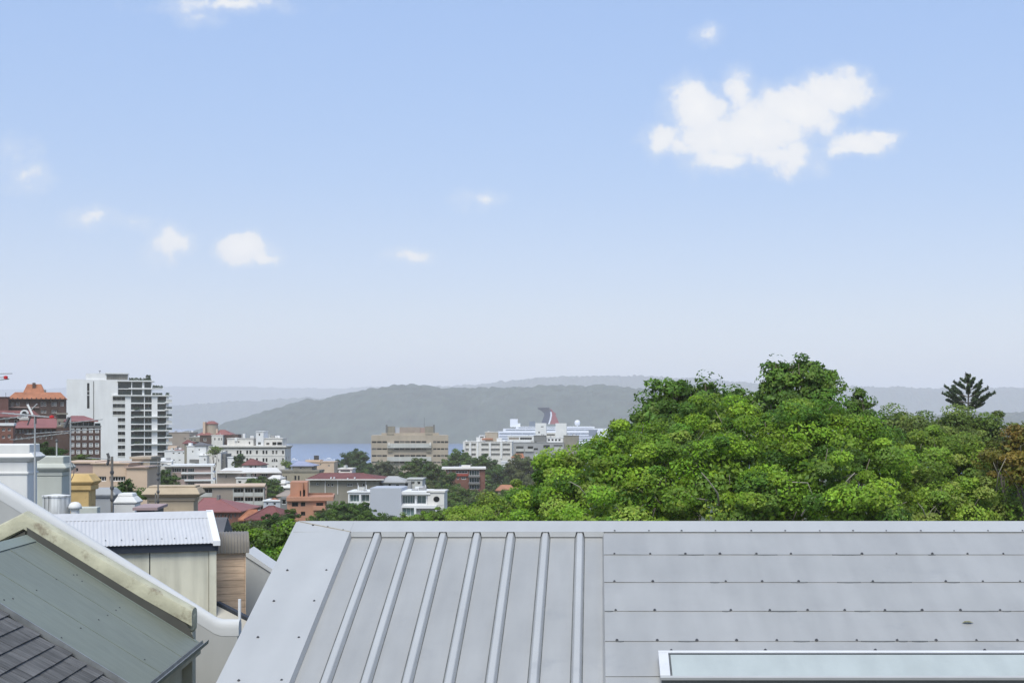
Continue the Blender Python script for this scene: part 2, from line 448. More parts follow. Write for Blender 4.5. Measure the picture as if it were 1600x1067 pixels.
# ridge flashing over the ribbed part and the sheets, its notched front apron
NC = 0.085
v_e = rv(830.5, NC)
mb = MB()
a = [rp(U0, -.004, NC + .0), rp(U0, v_e, NC), rp(U1, v_e, NC), rp(U1, -.004, NC)]
mb.prism(a, [p - Vector((0, 0, .004)) for p in a])
b2 = [Vector((p.x, 2*RY0 - p.y, p.z)) for p in a][::-1]
mb.prism(b2, [p - Vector((0, 0, .004)) for p in b2])
mb.build('ridge_flashing', M_steel2, roof)
u_in = (545 - CX) / F * 20.86
u_r = (943 - CX) / F * 20.9
edges = [u_in - .02] + [x for u in rib_u for x in (u - .072, u + .072)] + [u_r]
for k in range(0, len(edges), 2):            # apron between ribs
    e0, e1 = edges[k], edges[k+1]
    fl = .018 if k > 0 else 0; fr_ = .018 if k < len(edges) - 2 else 0
    mb = MB()
    q = [rp(e0 - fl, v_e, NC - .002), rp(e0, v_e + .035, .016), rp(e1, v_e + .035, .016), rp(e1 + fr_, v_e, NC - .002)]
    mb.prism(q, [p + Vector((0, .003, -.001)) for p in q])
    mb.build('apron', M_steel2, roof)
# verge flashing down the gable edge
mb = MB()
q = [rp(U0 - .03, .01, NC - .006), rp(U0 - .03, V1 + .05, NC - .006), rp(u_in, V1 + .05, NC + .004), rp(u_in, .06, NC + .004)]
mb.prism(q, [p - Vector((0, 0, .004)) for p in q])
q = [rp(u_in, v_e, NC), rp(u_in, V1 + .05, NC), rp(u_in + .022, V1 + .05, .006), rp(u_in + .022, v_e, .006)]
mb.prism(q, [p - Vector((.003, 0, .0)) for p in q])
q = [rp(U0 - .032, V1 + .05, NC - .008), rp(U0 - .032, -.0, NC - .008), rp(U0 - .034, -.0, -.16), rp(U0 - .034, V1 + .05, -.16)]
mb.prism(q, [p + Vector((.003, 0, 0)) for p in q])
mb.build('verge_flashing', M_steel2, roof)
# lapped sheets
laps = [830.5, 866, 909, 954, 1001, 1056, 1120]
NS = 0.078
vl = [rv(p, NS) for p in laps]
vl[0] = v_e - .04
for i in range(len(vl) - 1):
    mb = MB()
    v0, v1 = vl[i] - (.05 if i else 0), vl[i+1]
    n0, n1 = NS - .012 + (0.004 if i else .0), NS + .0015
    NSEG = 40
    for k in range(NSEG):
        ua, ub = u_r + (U1 - u_r) * k / NSEG, u_r + (U1 - u_r) * (k+1) / NSEG
        w = lambda u: .004 * mnoise.noise(Vector((u * 1.7, i * 5.1, 0)))
        q = [rp(ua, v0, n0), rp(ua, v1, n1 + w(ua)), rp(ub, v1, n1 + w(ub)), rp(ub, v0, n0)]
        mb.quad(*q)
        mb.quad(q[1], q[1] + rp(0, 0, -.004) - rp(0, 0, 0), q[2] + rp(0, 0, -.004) - rp(0, 0, 0), q[2])
        mb.quad(*[p + rp(0, 0, -.004) - rp(0, 0, 0) for p in q[::-1]])
    q = [rp(u_r, v0 + .05, n0 + .002), rp(u_r - .018 - .003 * i, v0 + .06, .004), rp(u_r - .018 - .003 * i, v1 + .03, .004), rp(u_r, v1, n1)]
    mb.prism(q, [p + Vector((.003, 0, 0)) for p in q])
    mb.build('sheet', M_steel, roof)
# sealant smears and grime caught along the laps
rs = random.Random(4)
for (py, spans) in [(866, [(1060, 1100), (1178, 1215), (1300, 1345), (1450, 1462)]), (909, [(1110, 1124), (1236, 1262), (1308, 1345), (1360, 1425), (1480, 1500)]),
                    (954, [(945, 958), (1128, 1142), (1200, 1245), (1335, 1360), (1380, 1440), (1500, 1560), (1566, 1580)]), (1001, [(962, 975), (1060, 1088), (1240, 1265), (1345, 1398), (1404, 1418), (1425, 1450)])]:
    for (xa, xb) in spans:
        v = rv(py, NS + .002); ua, ub = ru(xa, v, NS), ru(xb, v, NS); mb = MB(); nsg = 6
        for k in range(nsg):
            t0, t1 = k / nsg, (k + 1) / nsg
            h0_, h1_ = [.004 + .013 * math.sin(math.pi * t) * (.5 + .5 * rs.random()) for t in (t0, t1)]
            mb.quad(rp(ua + (ub-ua)*t0, v - .004, NS + .0035), rp(ua + (ub-ua)*t0, v + h0_, NS - .0055), rp(ua + (ub-ua)*t1, v + h1_, NS - .0055), rp(ua + (ub-ua)*t1, v - .004, NS + .0035))
        mb.build('sealant', M_grime, roof)
# screws
sm = MB(); sm.lathe((0, 0, 0), [(.020, -.004), (.020, .004), (.012, .006), (.011, .015), (.004, .017)], 8)
sme = sm.mesh('screw', M_screw, smooth=False)
def screw(p, s=1.0):
    o = link('screw', sme, roof, p); o.rotation_euler = (RA, 0, 0); o.scale = (s, s, s)
rows = [(829.5, [760+420*0.0] and [960.5, 1014, 1065, 1118, 1174, 1227, 1281, 1333, 1385, 1439, 1491, 1544, 1598, 1650]),
        (865, [960, 1016, 1071, 1125, 1182, 1236, 1347, 1401, 1457, 1512, 1568, 1624]),
        (908, [960, 1020, 1134, 1191, 1248, 1364, 1478, 1536, 1594]),
        (953, [962, 1023, 1142, 1203, 1262, 1320, 1383, 1441, 1501, 1563]),
        (1000, [964, 1027, 1089, 1151, 1214, 1276, 1339, 1402, 1463, 1526, 1590]),
        (1015.5, [1049, 1196, 1368, 1539])]
for py, pxs in rows:
    for px in pxs:
        v = rv(py, NS + .006); screw(rp(ru(px, v, NS), v - .012, NS + .004), 0.8 + .35 * random.random())
for (px, py) in [(449, 890.5), (510, 890.5), (428, 938.5), (491, 938.5), (403, 995), (467, 995.5), (373, 1062.5), (440, 1062), (489, 820.5), (512, 823), (536, 828)]:
    v = rv(py, NC); screw(rp(ru(px, v, NC), v, NC), 0.95)
# mitre joint between ridge and verge flashing
mb = MB(); pa, pb = rp(U0 + .02, .02, NC + .006), rp(u_in + .01, v_e + .01, NC + .007)
mb.tube([pa, pb], .006, 5); mb.build('mitre_joint', mat('sealant', (.38, .33, .25), .8), roof)
# skylight
sk_n = 0.20
sl_v0, sl_v1 = rv(1018, sk_n), rv(1057.5, sk_n)
su0 = ru(1031, sl_v0, sk_n); su1 = U1 - .3
skl = MB()
q = [rp(su0, sl_v0, 0.02), rp(su0, sl_v1, 0.02), rp(su1, sl_v1, 0.02), rp(su1, sl_v0, 0.02)]
skl.hexa(q + [rp(su0, sl_v0, sk_n - .03), rp(su0, sl_v1 - .03, sk_n - .03), rp(su1, sl_v1 - .03, sk_n - .03), rp(su1, sl_v0, sk_n - .03)])
sky_o = skl.build('skylight', mat('skylight_curb', (.12, .125, .12), .5, .08), house)
mb = MB()
def rbox(mb, u0, u1, v0, v1, n0, n1):
    mb.hexa([rp(u0, v1, n0), rp(u1, v1, n0), rp(u1, v0, n0), rp(u0, v0, n0), rp(u0, v1, n1), rp(u1, v1, n1), rp(u1, v0, n1), rp(u0, v0, n1)])
mb2 = MB(); rbox(mb2, su0 - .02, su1, sl_v0 - .02, sl_v0 + .032, sk_n - .04, sk_n + .012); mb2.build('frame', M_alug, sky_o, bevel=.004)
mb2 = MB(); rbox(mb2, su0 - .02, su0 + .10, sl_v0 + .034, sl_v1 - .03, sk_n - .04, sk_n + .01); mb2.build('frame', M_alug, sky_o, bevel=.004)
mb2 = MB(); rbox(mb2, su0 - .02, su1, sl_v1 - .028, sl_v1 + .02, sk_n - .03, sk_n + .008); mb2.build('frame', M_steel2, sky_o, bevel=.004)
mb2 = MB(); rbox(mb2, su0 + .125, su1, sl_v0 + .056, sl_v1 - .03, sk_n - .028, sk_n - .006); mb2.build('pane', M_skyrefl, sky_o)
mb2 = MB(); rbox(mb2, su0 + .102, su1, sl_v0 + .034, sl_v0 + .054, sk_n - .03, sk_n - .002); mb2.build('gasket', M_dark, sky_o)
mb2 = MB(); rbox(mb2, su0 + .102, su0 + .123, sl_v0 + .056, sl_v1 - .03, sk_n - .03, sk_n - .002); mb2.build('gasket', M_grime, sky_o)
# a fallen leaf on the sheets
lv = rv(972, NS + .012); mb = MB()
c = rp(ru(1512, lv, NS), lv, NS + .006)
mb.v = [c + Vector(q) for q in ((-.075, 0, .0), (-.03, -.03, .015), (.03, -.03, .012), (.075, 0, .004), (.03, .03, .02), (-.03, .03, .02))]
mb.f = [(0, 1, 5), (1, 2, 4, 5), (2, 3, 4)]; mb.m = [0]*3
tag(mb.build('fallen_leaf', mat('dry_leaf', (.22, .20, .07), .7, .2)), 'dry yellow-green leaf lying on the lapped grey metal sheets', 'leaf')
# ------------------------------------------------------------------ terrace house with the sage-green roof
M_sage = mat('sage_green_steel', (0.185, 0.202, 0.16), 0.5, 0.06, 0.7, streak=0.10, spec=0.4, stretch=(1, 3, 0.3), dirt=(.10, .12, .105), dirt_amt=.35, dscale=1.4)
M_sage2 = mat('sage_ridge_steel', (0.21, 0.24, 0.205), 0.5, 0.05, 0.8)
M_olive = mat('olive_flashing', (0.045, 0.045, 0.036), 0.7, 0.2, 1.5)
M_lichen = mat('lichened_cream_coping', (0.47, 0.45, 0.325), 0.9, 0.2, 1.6, bump=.5, bscale=14, dirt=(0.20, 0.16, 0.11), dirt_amt=.85, dscale=2.0, dlo=.52, dhi=.68)
M_lead = mat('weathered_gutter', (0.24, 0.25, 0.25), 0.45, 0.25, 3.0, metal=.3)
M_tile = mat('weathered_tile', (0.125, 0.122, 0.118), 0.9, 0.22, 2.2, streak=.38, rnd=.22, stretch=(.25, 3.0, .25), bump=.3, bscale=18)
M_gwall = mat('grey_rendered_wall', (0.43, 0.428, 0.41), 0.9, 0.05, .7, streak=.06)
M_wcope = mat('white_coping', (0.54, 0.54, 0.53), 0.85, 0.06, .9, bump=.15, bscale=9)

GF = Frame(310, 25.0, math.asin(.0807), py=1001)
sA, hA = GF.pix(45, 836)
th = thing('terrace_house', 'terrace house with sage-green roof, dark tiles and a lichened cream gable parapet', 'house', GF.w(-3, -3, tz(20) - GF.o.z))
pitch = -hA / sA          # rise per metre towards the ridge (sA < 0)
sl = math.hypot(sA, hA)
def gs(a, d, n=0.0):
    """a metres down the slope from the ridge, d along it"""
    c, s_ = -sA / sl, hA / sl
    return GF.w(sA + a * c + n * s_, d, hA - a * s_ + n * c)
def gsl(a, d, n=0.0):
    c, s_ = -sA / sl, hA / sl
    return GF.w(sA - a * c - n * s_, d, hA - a * s_ + n * c)
DG = -4.45
mb = MB()
base = tz(20) - 1 - GF.o.z
mb.prism([GF.w(-.28, -14, base), GF.w(-.28, -14, -.25), GF.w(sA, -14, hA - .2), GF.w(2*sA + .28, -14, -.25), GF.w(2*sA + .28, -14, base)],
         [GF.w(-.28, .02, base), GF.w(-.28, .02, -.25), GF.w(sA, .02, hA - .2), GF.w(2*sA + .28, .02, -.25), GF.w(2*sA + .28, .02, base)])
mb.build('wall', M_cream, th)
def slab(f, a0, a1, d0, d1, n0, n1):
    mb = MB()
    mb.hexa([f(a0, d0, n0), f(a1, d0, n0), f(a1, d1, n0), f(a0, d1, n0), f(a0, d0, n1), f(a1, d0, n1), f(a1, d1, n1), f(a0, d1, n1)])
    return mb
mb = slab(gs, 0, sl + .04, DG, -.02, -.05, 0); mb2 = slab(gsl, 0, sl + .04, DG, -.02, -.05, 0)
mb.v += mb2.v; mb.f += [tuple(i + 8 for i in f) for f in mb2.f]; mb.m += mb2.m
groof = mb.build('roof', M_sage, th)
for d in (-1.52, -3.02):           # low sheet laps running down the slope
    slab(gs, .18, sl + .03, d - .03, d + .03, .0, .007).build('seam', M_sage, groof)
mb = slab(gs, -.01, .19, DG, -.03, .012, .017); mb2 = slab(gsl, -.01, .19, DG, -.03, .012, .017)
mb.v += mb2.v; mb.f += [tuple(i + 8 for i in f) for f in mb2.f]; mb.m += mb2.m
mb.build('ridge_cap', M_sage2, groof)
for (px, py) in [(115, 898), (128, 908), (57, 922), (88, 905), (168, 961), (181, 953), (126, 981), (154, 968), (6, 937), (20, 935), (96, 996), (187, 949), (226, 1030), (120, 898)]:
    # screws on the sheet: meet the roof plane
    k = P(px, py, 1.0) - Vector((0, 0, CZ)); nrm = (gs(1, 0) - gs(0, 0)).cross(gs(0, 1) - gs(0, 0))
    t = (gs(0, 0) - Vector((0, 0, CZ))).dot(nrm) / k.dot(nrm)
    o = link('screw', sme, groof, Vector((0, 0, CZ)) + k * t); o.rotation_euler = (0, math.atan(pitch), 0); o.scale = (.8, .8, .8)
# gutter along the eave
mb = MB()
for k in range(3):
    pr = [(0, 0), (.015, -.06), (.06, -.085), (.105, -.06), (.12, .012), (.112, .012), (.098, -.05), (.06, -.072), (.022, -.052), (.008, 0)]
mb.prism([GF.w(.05 + a, DG - 4, b + .0) for a, b in pr], [GF.w(.05 + a, .08, b + .0) for a, b in pr])
mb.build('gutter', M_lead, th)
GF.boxo('fascia', -.27, .04, DG - 4, .0, -.22, -.06, M_cream, th)
# tiled roof in front of the sheet
slab(gs, 0, sl + .04, -14, DG - .02, -.14, -.075).build('roof_underlay', M_olive, th)
slab(gsl, 0, sl + .04, -14, DG - .02, -.14, -.03).build('roof', M_tile, th)
slab(gs, 0, sl + .05, DG - .025, DG + .01, -.07, .022).build('edge_flashing', M_lead, groof)
ex, tw, tl = .262, .205, .31
c_, s_ = -sA / sl, hA / sl
tm = MB()     # a tile: x along d (width), built in slope coordinates then baked to world directions
def tdir(a, d, n): return gs(a, d, n) - gs(0, 0, 0)
tm.hexa([tdir(0, 0, 0), tdir(tl, 0, .022), tdir(tl, tw - .006, .022), tdir(0, tw - .006, 0), tdir(0, 0, .014), tdir(tl, 0, .042), tdir(tl, tw - .006, .042), tdir(0, tw - .006, .014)])
tmes = tm.mesh('tile', M_tile)
troof = [o for o in COL.objects if o.name.startswith('roof_underlay')][0]
for i in range(12):
    for j in range(17):
        d = DG - .045 - (j + 1) * tw - (.5 * tw if i % 2 else 0)
        a = i * ex
        if a + tl > sl + .1: continue
        link('tile', tmes, troof, gs(a, d, -.07 + random.uniform(-.003, .004)))
# gable parapet with lichened coping
def gpoly(mb, pts, d0, d1, dpix=0.0):
    q = [GF.pix(px, py, dpix) for (px, py) in pts]
    mb.prism([GF.w(a, d0, h) for a, h in q], [GF.w(a, d1, h) for a, h in q])
par = MB()
gpoly(par, [(-130, 925), (-130, 888), (38, 806), (302, 960), (302, 988), (292, 988), (40, 834)], .03, .36)
pw = par.build('parapet', M_lichen, th, bevel=.05, segs=3, autosmooth=RAD(35))
mb = MB(); q = [GF.pix(*p) for p in [(-130, 925), (-130, 1000), (300, 1150), (300, 988), (292, 988), (40, 834)]]
mb.prism([GF.w(a, .032, h) for a, h in q][::-1], [GF.w(a, .33, h) for a, h in q][::-1]); mb.build('parapet_wall', M_cream, th)
# rounded capping of the parapet, a little proud, broken at the end
mb = MB()
top = [GF.pix(*p) for p in [(-130, 884), (38, 800), (60, 813), (110, 842), (170, 877), (230, 912), (285, 943), (301, 952)]]
rings = []
for k, (a, h) in enumerate(top):
    w_ = .012 * mnoise.noise(Vector((a * 3, 0, 1)))
    rings.append([GF.w(a, d, h + b + w_) for d, b in ((-.06, -.285), (-.07, -.10), (-.04, -.03), (.03, .0), (.15, .01), (.28, .0), (.37, -.04), (.40, -.12), (.40, -.285))])
mb.loft(rings); mb.build('coping', M_lichen, th, smooth=False, autosmooth=RAD(40))
# dark apron flashing between roof and parapet
mb = MB()
q0 = [GF.pix(*p) for p in [(42, 820), (292, 975)]]
p0, p1 = [GF.w(a, -.045, h + .02) for a, h in q0]
mb.quad(gs(.02, -.12, .006), gs(sl - .05, -.12, .006), p1, p0)
mb.quad(p0, p1, p1 + Vector((0, .01, -.3)), p0 + Vector((0, .01, -.3)))
mb.build('apron_flashing', M_olive, th)
mb = MB(); mb.quad(gsl(.02, -.16, .006), GF.w(*(lambda q: (q[0], .02, q[1]))(GF.pix(40, 826))), GF.w(*(lambda q: (q[0], .02, q[1]))(GF.pix(-130, 920))), gsl(sl * .9, -.16, .006))
mb.build('apron_flashing', M_olive, th)
slab(gs, -.02, sl - .02, -.16, -.125, .004, .014).build('edge_flashing', M_sage2, groof)

# ------------------------------------------------------------------ white gable parapet of the next house
DW = 2.6
wh = thing('terrace_house', 'terrace house with plain grey gable wall and thick white sloping coping', 'house', GF.w(-4, 5, tz(27) - GF.o.z))
mb = MB()
q = [GF.pix(px, py, DW) for px, py in [(-500, 1300), (-500, 1000), (-60, 742), (338, 985), (371, 985), (371, 1300)]]
mb.prism([GF.w(a, DW, h) for a, h in q], [GF.w(a, DW + .32, h) for a, h in q])
mb.build('wall', M_gwall, wh)
top = [GF.pix(px, py, DW) for px, py in [(-500, 975), (-66, 716), (60, 793), (200, 880), (336, 966), (346, 969), (373, 969)]]
rings = []
for k, (a, h) in enumerate(top):
    rings.append([GF.w(a, DW + d, h + b) for d, b in ((-.006, -.30), (-.006, -.16), (.004, -.09), (.04, -.03), (.11, .0), (.2, .0), (.29, -.04), (.325, -.12), (.325, -.30))])
mb = MB(); mb.loft(rings); mb.build('coping', M_wcope, wh, smooth=False, autosmooth=RAD(50))
mb = MB(); q = [GF.w(-5.2, DW + .3, -1.0), GF.w(-.2, DW + .3, -1.0), GF.w(-.2, DW + 3.4, -1.0), GF.w(-5.2, DW + 3.4, -1.0)]
mb.prism(q[::-1], [p - Vector((0, 0, 6)) for p in q[::-1]]); mb.build('rear_wall', M_gwall, wh)
a, h = GF.pix(375, 935, DW + .6)
mb = MB(); mb.tube([GF.w(a, DW + .55, h), GF.w(a, DW + .55, h - 3)], .03, 8); tag(mb.build('vent_pipe', M_white), 'thin white vent pipe rising beside the grey gable wall end', 'pipe')

# ------------------------------------------------------------------ outbuilding with white corrugated roof
M_wcorr = mat('white_corrugated_steel', (0.50, 0.50, 0.505), 0.6, 0.05, 1.1, streak=.05, stretch=(2.5, .3, .3))
M_navy = mat('navy_fascia', (0.03, 0.037, 0.05), 0.5, .1)
M_panel = mat('stained_cream_panel', (0.66, 0.63, 0.50), 0.9, 0.07, .9, streak=.20, dirt=(.30, .30, .22), dirt_amt=.5, dscale=1.2, stretch=(1.2, 1.2, .12))
M_timber = mat('new_timber', (0.66, 0.47, 0.32), 0.8, .12, 1.5, streak=.2, rnd=.14, stretch=(.6, .6, 8))
M_brcorr = mat('brown_corrugated', (0.20, 0.18, 0.155), 0.6, .1, 1.2)
CF = Frame(338, 30.2, RAD(20), py=858)
ob = thing('outbuilding', 'outbuilding with white corrugated roof over stained cream wall panels', 'building', CF.w(-2, 1, tz(30) - CF.o.z))
bz = tz(30) - CF.o.z - .5
aj, _ = CF.pix(234, 870)
CF.boxo('wall_panel', -7.0, aj - .012, 0, .06, bz, 0, M_panel, ob)
CF.boxo('wall_panel', aj + .012, -.16, 0, .06, bz, 0, M_panel, ob)
CF.boxo('corner_strip', -.15, 0.0, -.02, 2.4, bz, 0, M_panel, ob)
CF.boxo('wall', -7.0, -.01, .07, 2.4, bz, -.01, M_panel, ob)
CF.boxo('joint_strip', aj - .011, aj + .011, .02, .05, bz, -.01, M_dark, ob)
CF.boxo('fascia', -7.2, .03, -.09, -.03, -.02, .14, M_navy, ob)
dR = 1.55
hR = CF.pix(329, 800, dR)[1]; hE = .15
sp = (hR - hE) / (dR + .12)
mb = MB(); pitchw, amp = .078, .0065; nW = int(7.3 / pitchw); sub = 8
rowE, rowR = [], []
for k in range(nW * sub + 1):
    a = .02 - 7.25 + 7.25 * k / (nW * sub); b = amp * math.cos(2 * math.pi * k / sub)
    rowE.append(CF.w(a, -.14, hE + b)); rowR.append(CF.w(a, dR, hR + b))
n = len(rowE)
mb.v = rowE + rowR + [p - Vector((0, 0, .004)) for p in rowE]
mb.f = [(k, k+1, n+k+1, n+k) for k in range(n-1)] + [(k+1, k, 2*n+k, 2*n+k+1) for k in range(n-1)]; mb.m = [0] * len(mb.f)
crf = mb.build('roof', M_wcorr, ob, smooth=False, autosmooth=RAD(40))
mb = MB()
rb = [CF.w(-7.25, 2*dR + .1, hE), CF.w(.02, 2*dR + .1, hE), CF.w(.02, dR, hR), CF.w(-7.25, dR, hR)]; mb.quad(*rb[::1]); mb.build('rear_roof', M_wcorr, ob)
mb = MB()
def cap(d, h): return d, h
pts = [(dR - .34, hR - .34 * sp + amp + .004), (dR - .02, hR + .035), (dR + .02, hR + .035), (dR + .34, hR - .34 * sp + .02), (dR + .34, hR - .34 * sp + .015), (dR, hR + .028), (dR - .34, hR - .34 * sp + amp)]
mb.prism([CF.w(-7.2, d, h) for d, h in pts], [CF.w(.03, d, h) for d, h in pts]); mb.build('ridge_cap', M_wcorr, crf)
mb = MB()
mb.hexa([CF.w(-.08, -.17, hE - .06), CF.w(.07, -.17, hE - .06), CF.w(.07, dR, hR - .08), CF.w(-.08, dR, hR - .08), CF.w(-.08, -.17, hE + .05), CF.w(.07, -.17, hE + .05), CF.w(.07, dR + .05, hR + .05), CF.w(-.08, dR + .05, hR + .05)])
mb.build('barge_board', M_white, ob, bevel=.006)
for px in (165, 190, 208, 231, 253, 273, 291, 317):
    a, h = CF.pix(px, 842, .08); o = link('screw', sme, crf, CF.w(a, .12, hE + .26 * sp + .012)); o.scale = (.8, .8, .8)

# ------------------------------------------------------------------ timber dormer with bullnose roof
DF = Frame(340, 32.0, RAD(17), py=864)
do = thing('dormer_shed', 'timber-clad shed with rounded brown corrugated roof', 'shed', DF.w(.3, .6, tz(31) - DF.o.z))
wD = DF.pix(382, 864)[0]
bz = tz(31) - DF.o.z - .5
DF.boxo('wall', -.55, wD - .01, .03, .5, bz, .12, M_timber, do)
for k in range(9):
    DF.boxo('plank', -.5, wD, -.005 - .004 * (k % 2), .028, -.155 * (k + 1) + .006, -.155 * k, M_timber, do, bevel=.004)
DF.boxo('corner_post', wD + .002, wD + .03, -.02, .05, bz, 0, M_timber, do)
mb = MB(); wR = wD + .10; nW2 = 19; sub = 6
prof2 = [(-.10, .0), (-.095, .13), (-.07, .24), (-.02, .33), (.06, .39), (.16, .425), (.30, .44), (.5, .44)]
V = []
for (d, h) in prof2:
    for k in range(nW2 * sub + 1):
        a = -.6 + (wR + .6) * k / (nW2 * sub); b = .010 * math.cos(2 * math.pi * k / sub)
        V.append(DF.w(a, d - b * (1 if d < .1 else .2), h + b * (0.2 if d < .0 else 1)))
n = nW2 * sub + 1
mb.v = V; mb.f = [(j*n+k, j*n+k+1, (j+1)*n+k+1, (j+1)*n+k) for j in range(len(prof2)-1) for k in range(n-1)]; mb.m = [0]*len(mb.f)
mb.build('roof', M_brcorr, do, smooth=True)
mb = MB(); mb.prism([DF.w(wR - .01, d, h) for d, h in [(.5, 0)] + prof2[:]][::-1], [DF.w(wR - .05, d, h) for d, h in [(.5, 0)] + prof2[:]][::-1]); mb.build('gable_end', M_brcorr, do)

# ------------------------------------------------------------------ grey lean-to beside the dormer
LF = Frame(383, 33.5, RAD(6), py=864)
le = thing('lean_to', 'pale grey lean-to wall with a white sloping top beside the timber shed', 'building', LF.w(.5, .5, tz(33) - LF.o.z))
q = [LF.pix(*p) for p in [(383, 1150), (470, 1150), (470, 922), (383, 866)]]
mb = MB(); mb.prism([LF.w(a, 0, h) for a, h in q], [LF.w(a, 1.2, h) for a, h in q]); mb.build('wall', M_gwall, le)
q = [LF.pix(*p) for p in [(383, 868), (470, 924), (472, 920), (385, 861)]]
mb = MB(); mb.prism([LF.w(a, -.03, h) for a, h in q], [LF.w(a, 1.3, h) for a, h in q]); mb.build('coping', M_wcope, le)
# dark gutter and skillion roof low between the gable wall and the shed
KF = Frame(340, 30.6, RAD(-24), py=940)
sk = thing('skillion_roof', 'low beige skillion roof with dark gutter below the timber shed', 'roof', KF.w(.4, .6, tz(30) - KF.o.z))
q0 = [KF.pix(340, 940), KF.pix(402, 972)]
mb = MB(); (a0, h0), (a1, h1) = q0
mb.hexa([KF.w(a0, -.05, h0 - .1), KF.w(a1, -.05, h1 - .1), KF.w(a1, .07, h1 - .1), KF.w(a0, .07, h0 - .1), KF.w(a0, -.05, h0 + .02), KF.w(a1, -.05, h1 + .02), KF.w(a1, .07, h1 + .02), KF.w(a0, .07, h0 + .02)])
mb.build('gutter', M_dark, sk, bevel=.015)
mb = MB(); mb.hexa([KF.w(a0, -1.3, -3), KF.w(a1, -1.3, -3), KF.w(a1, -.06, -3), KF.w(a0, -.06, -3), KF.w(a0, -1.3, h0 - .55), KF.w(a1, -1.3, h1 - .55), KF.w(a1, -.06, h1 - .06), KF.w(a0, -.06, h0 - .06)])
mb.build('roof', mat('beige_roof', (.42, .39, .33), .8, .1), sk)
# ------------------------------------------------------------------ terrace row behind: roofs with rendered chimneys
M_chwhite = mat('white_render', (0.70, 0.69, 0.66), 0.85, .05, 1.0, streak=.04)
M_chsage = mat('pale_sage_render', (0.50, 0.51, 0.45), 0.85, 0.06, 1.0, streak=.04)
M_chyel = mat('ochre_render', (0.56, 0.39, 0.17), 0.9, .15, 1.5, dirt=(.22, .15, .08), dirt_amt=.8, dscale=2.2)
M_chgrey = mat('grey_render', (0.33, 0.34, 0.345), 0.85, .07, 1.0)
M_chtan = mat('tan_render', (0.44, 0.355, 0.25), 0.9, .12, 1.0, dirt=(.22, .17, .12), dirt_amt=.6, dscale=1.5)
M_slate = mat('slate_roof', (0.12, 0.12, 0.13), 0.8, .15)
M_pot = mat('terracotta', (.30, .13, .08), .8, .15)
M_wroof = mat('dull_white_roof', (.5, .5, .5), .6, .1)
def chimney_house(label, Y, x0, x1, tiers, m, th=RAD(6), roofpy=806, dep=.9, roofm=None, hw=3.0):
    """tiers: (px0, px1, py_top, py_bottom) boxes from the top down; a tier of six numbers flares (top x0, x1, bottom x0, x1)"""
    fr = Frame((x0 + x1) / 2, Y, th, py=roofpy)
    zb = tz(Y) - fr.o.z
    t = thing('terrace_house', label, 'house', fr.w(0, 2, zb), 'terrace houses of the chimney row')
    a0, a1 = fr.pix(x0, roofpy)[0], fr.pix(x1, roofpy)[0]
    am = (a0 + a1) / 2
    fr.boxo('wall', am - hw/2, am + hw/2, -.4, 6.0, zb - .5, -1.9, m, t)
    mb = MB()
    mb.prism([fr.w(am - hw/2 - .1, d, h) for d, h in [(-.6, -1.9), (6.2, -1.9), (2.8, -.25)]][::-1], [fr.w(am + hw/2 + .1, d, h) for d, h in [(-.6, -1.9), (6.2, -1.9), (2.8, -.25)]][::-1])
    rf = mb.build('roof', roofm or M_slate, t)
    mb = MB(); ch = None
    for k, tr in enumerate(tiers):
        if len(tr) == 4: p0, p1, q0, q1 = tr[0], tr[1], tr[0], tr[1]; pt, pb = tr[2], tr[3]
        else: p0, p1, q0, q1, pt, pb = tr
        D = 2.3 - dep / 2
        ta0, th1 = fr.pix(p0, pt, D); ta1 = fr.pix(p1, pt, D)[0]
        ba0, bh1 = fr.pix(q0, pb, D); ba1 = fr.pix(q1, pb, D)[0]
        if k == len(tiers) - 1: bh1 = -1.6
        wmid = max(ta1 - ta0, .2)
        # depth keeps its overhang all round
        ref = fr.pix(tiers[-1][0], pt, D)[0], fr.pix(tiers[-1][1], pt, D)[0]
        ot = (ref[0] - ta0 + ta1 - ref[1]) / 2; ob_ = (ref[0] - ba0 + ba1 - ref[1]) / 2
        D = 2.3 - dep / 2
        mb2 = MB()
        e = .004 * k
        mb2.hexa([fr.w(ba0, D - ob_ - e, bh1), fr.w(ba1, D - ob_ - e, bh1), fr.w(ba1, D + dep + ob_ + e, bh1), fr.w(ba0, D + dep + ob_ + e, bh1),
                  fr.w(ta0, D - ot - e, th1), fr.w(ta1, D - ot - e, th1), fr.w(ta1, D + dep + ot + e, th1), fr.w(ta0, D + dep + ot + e, th1)])
        mb.v, mb.f, mb.m = mb.v + mb2.v, mb.f + [tuple(i + len(mb.v) for i in f) for f in mb2.f], mb.m + mb2.m
    mb.build('chimney', m, rf, bevel=.025, segs=2)
    return t, fr, rf
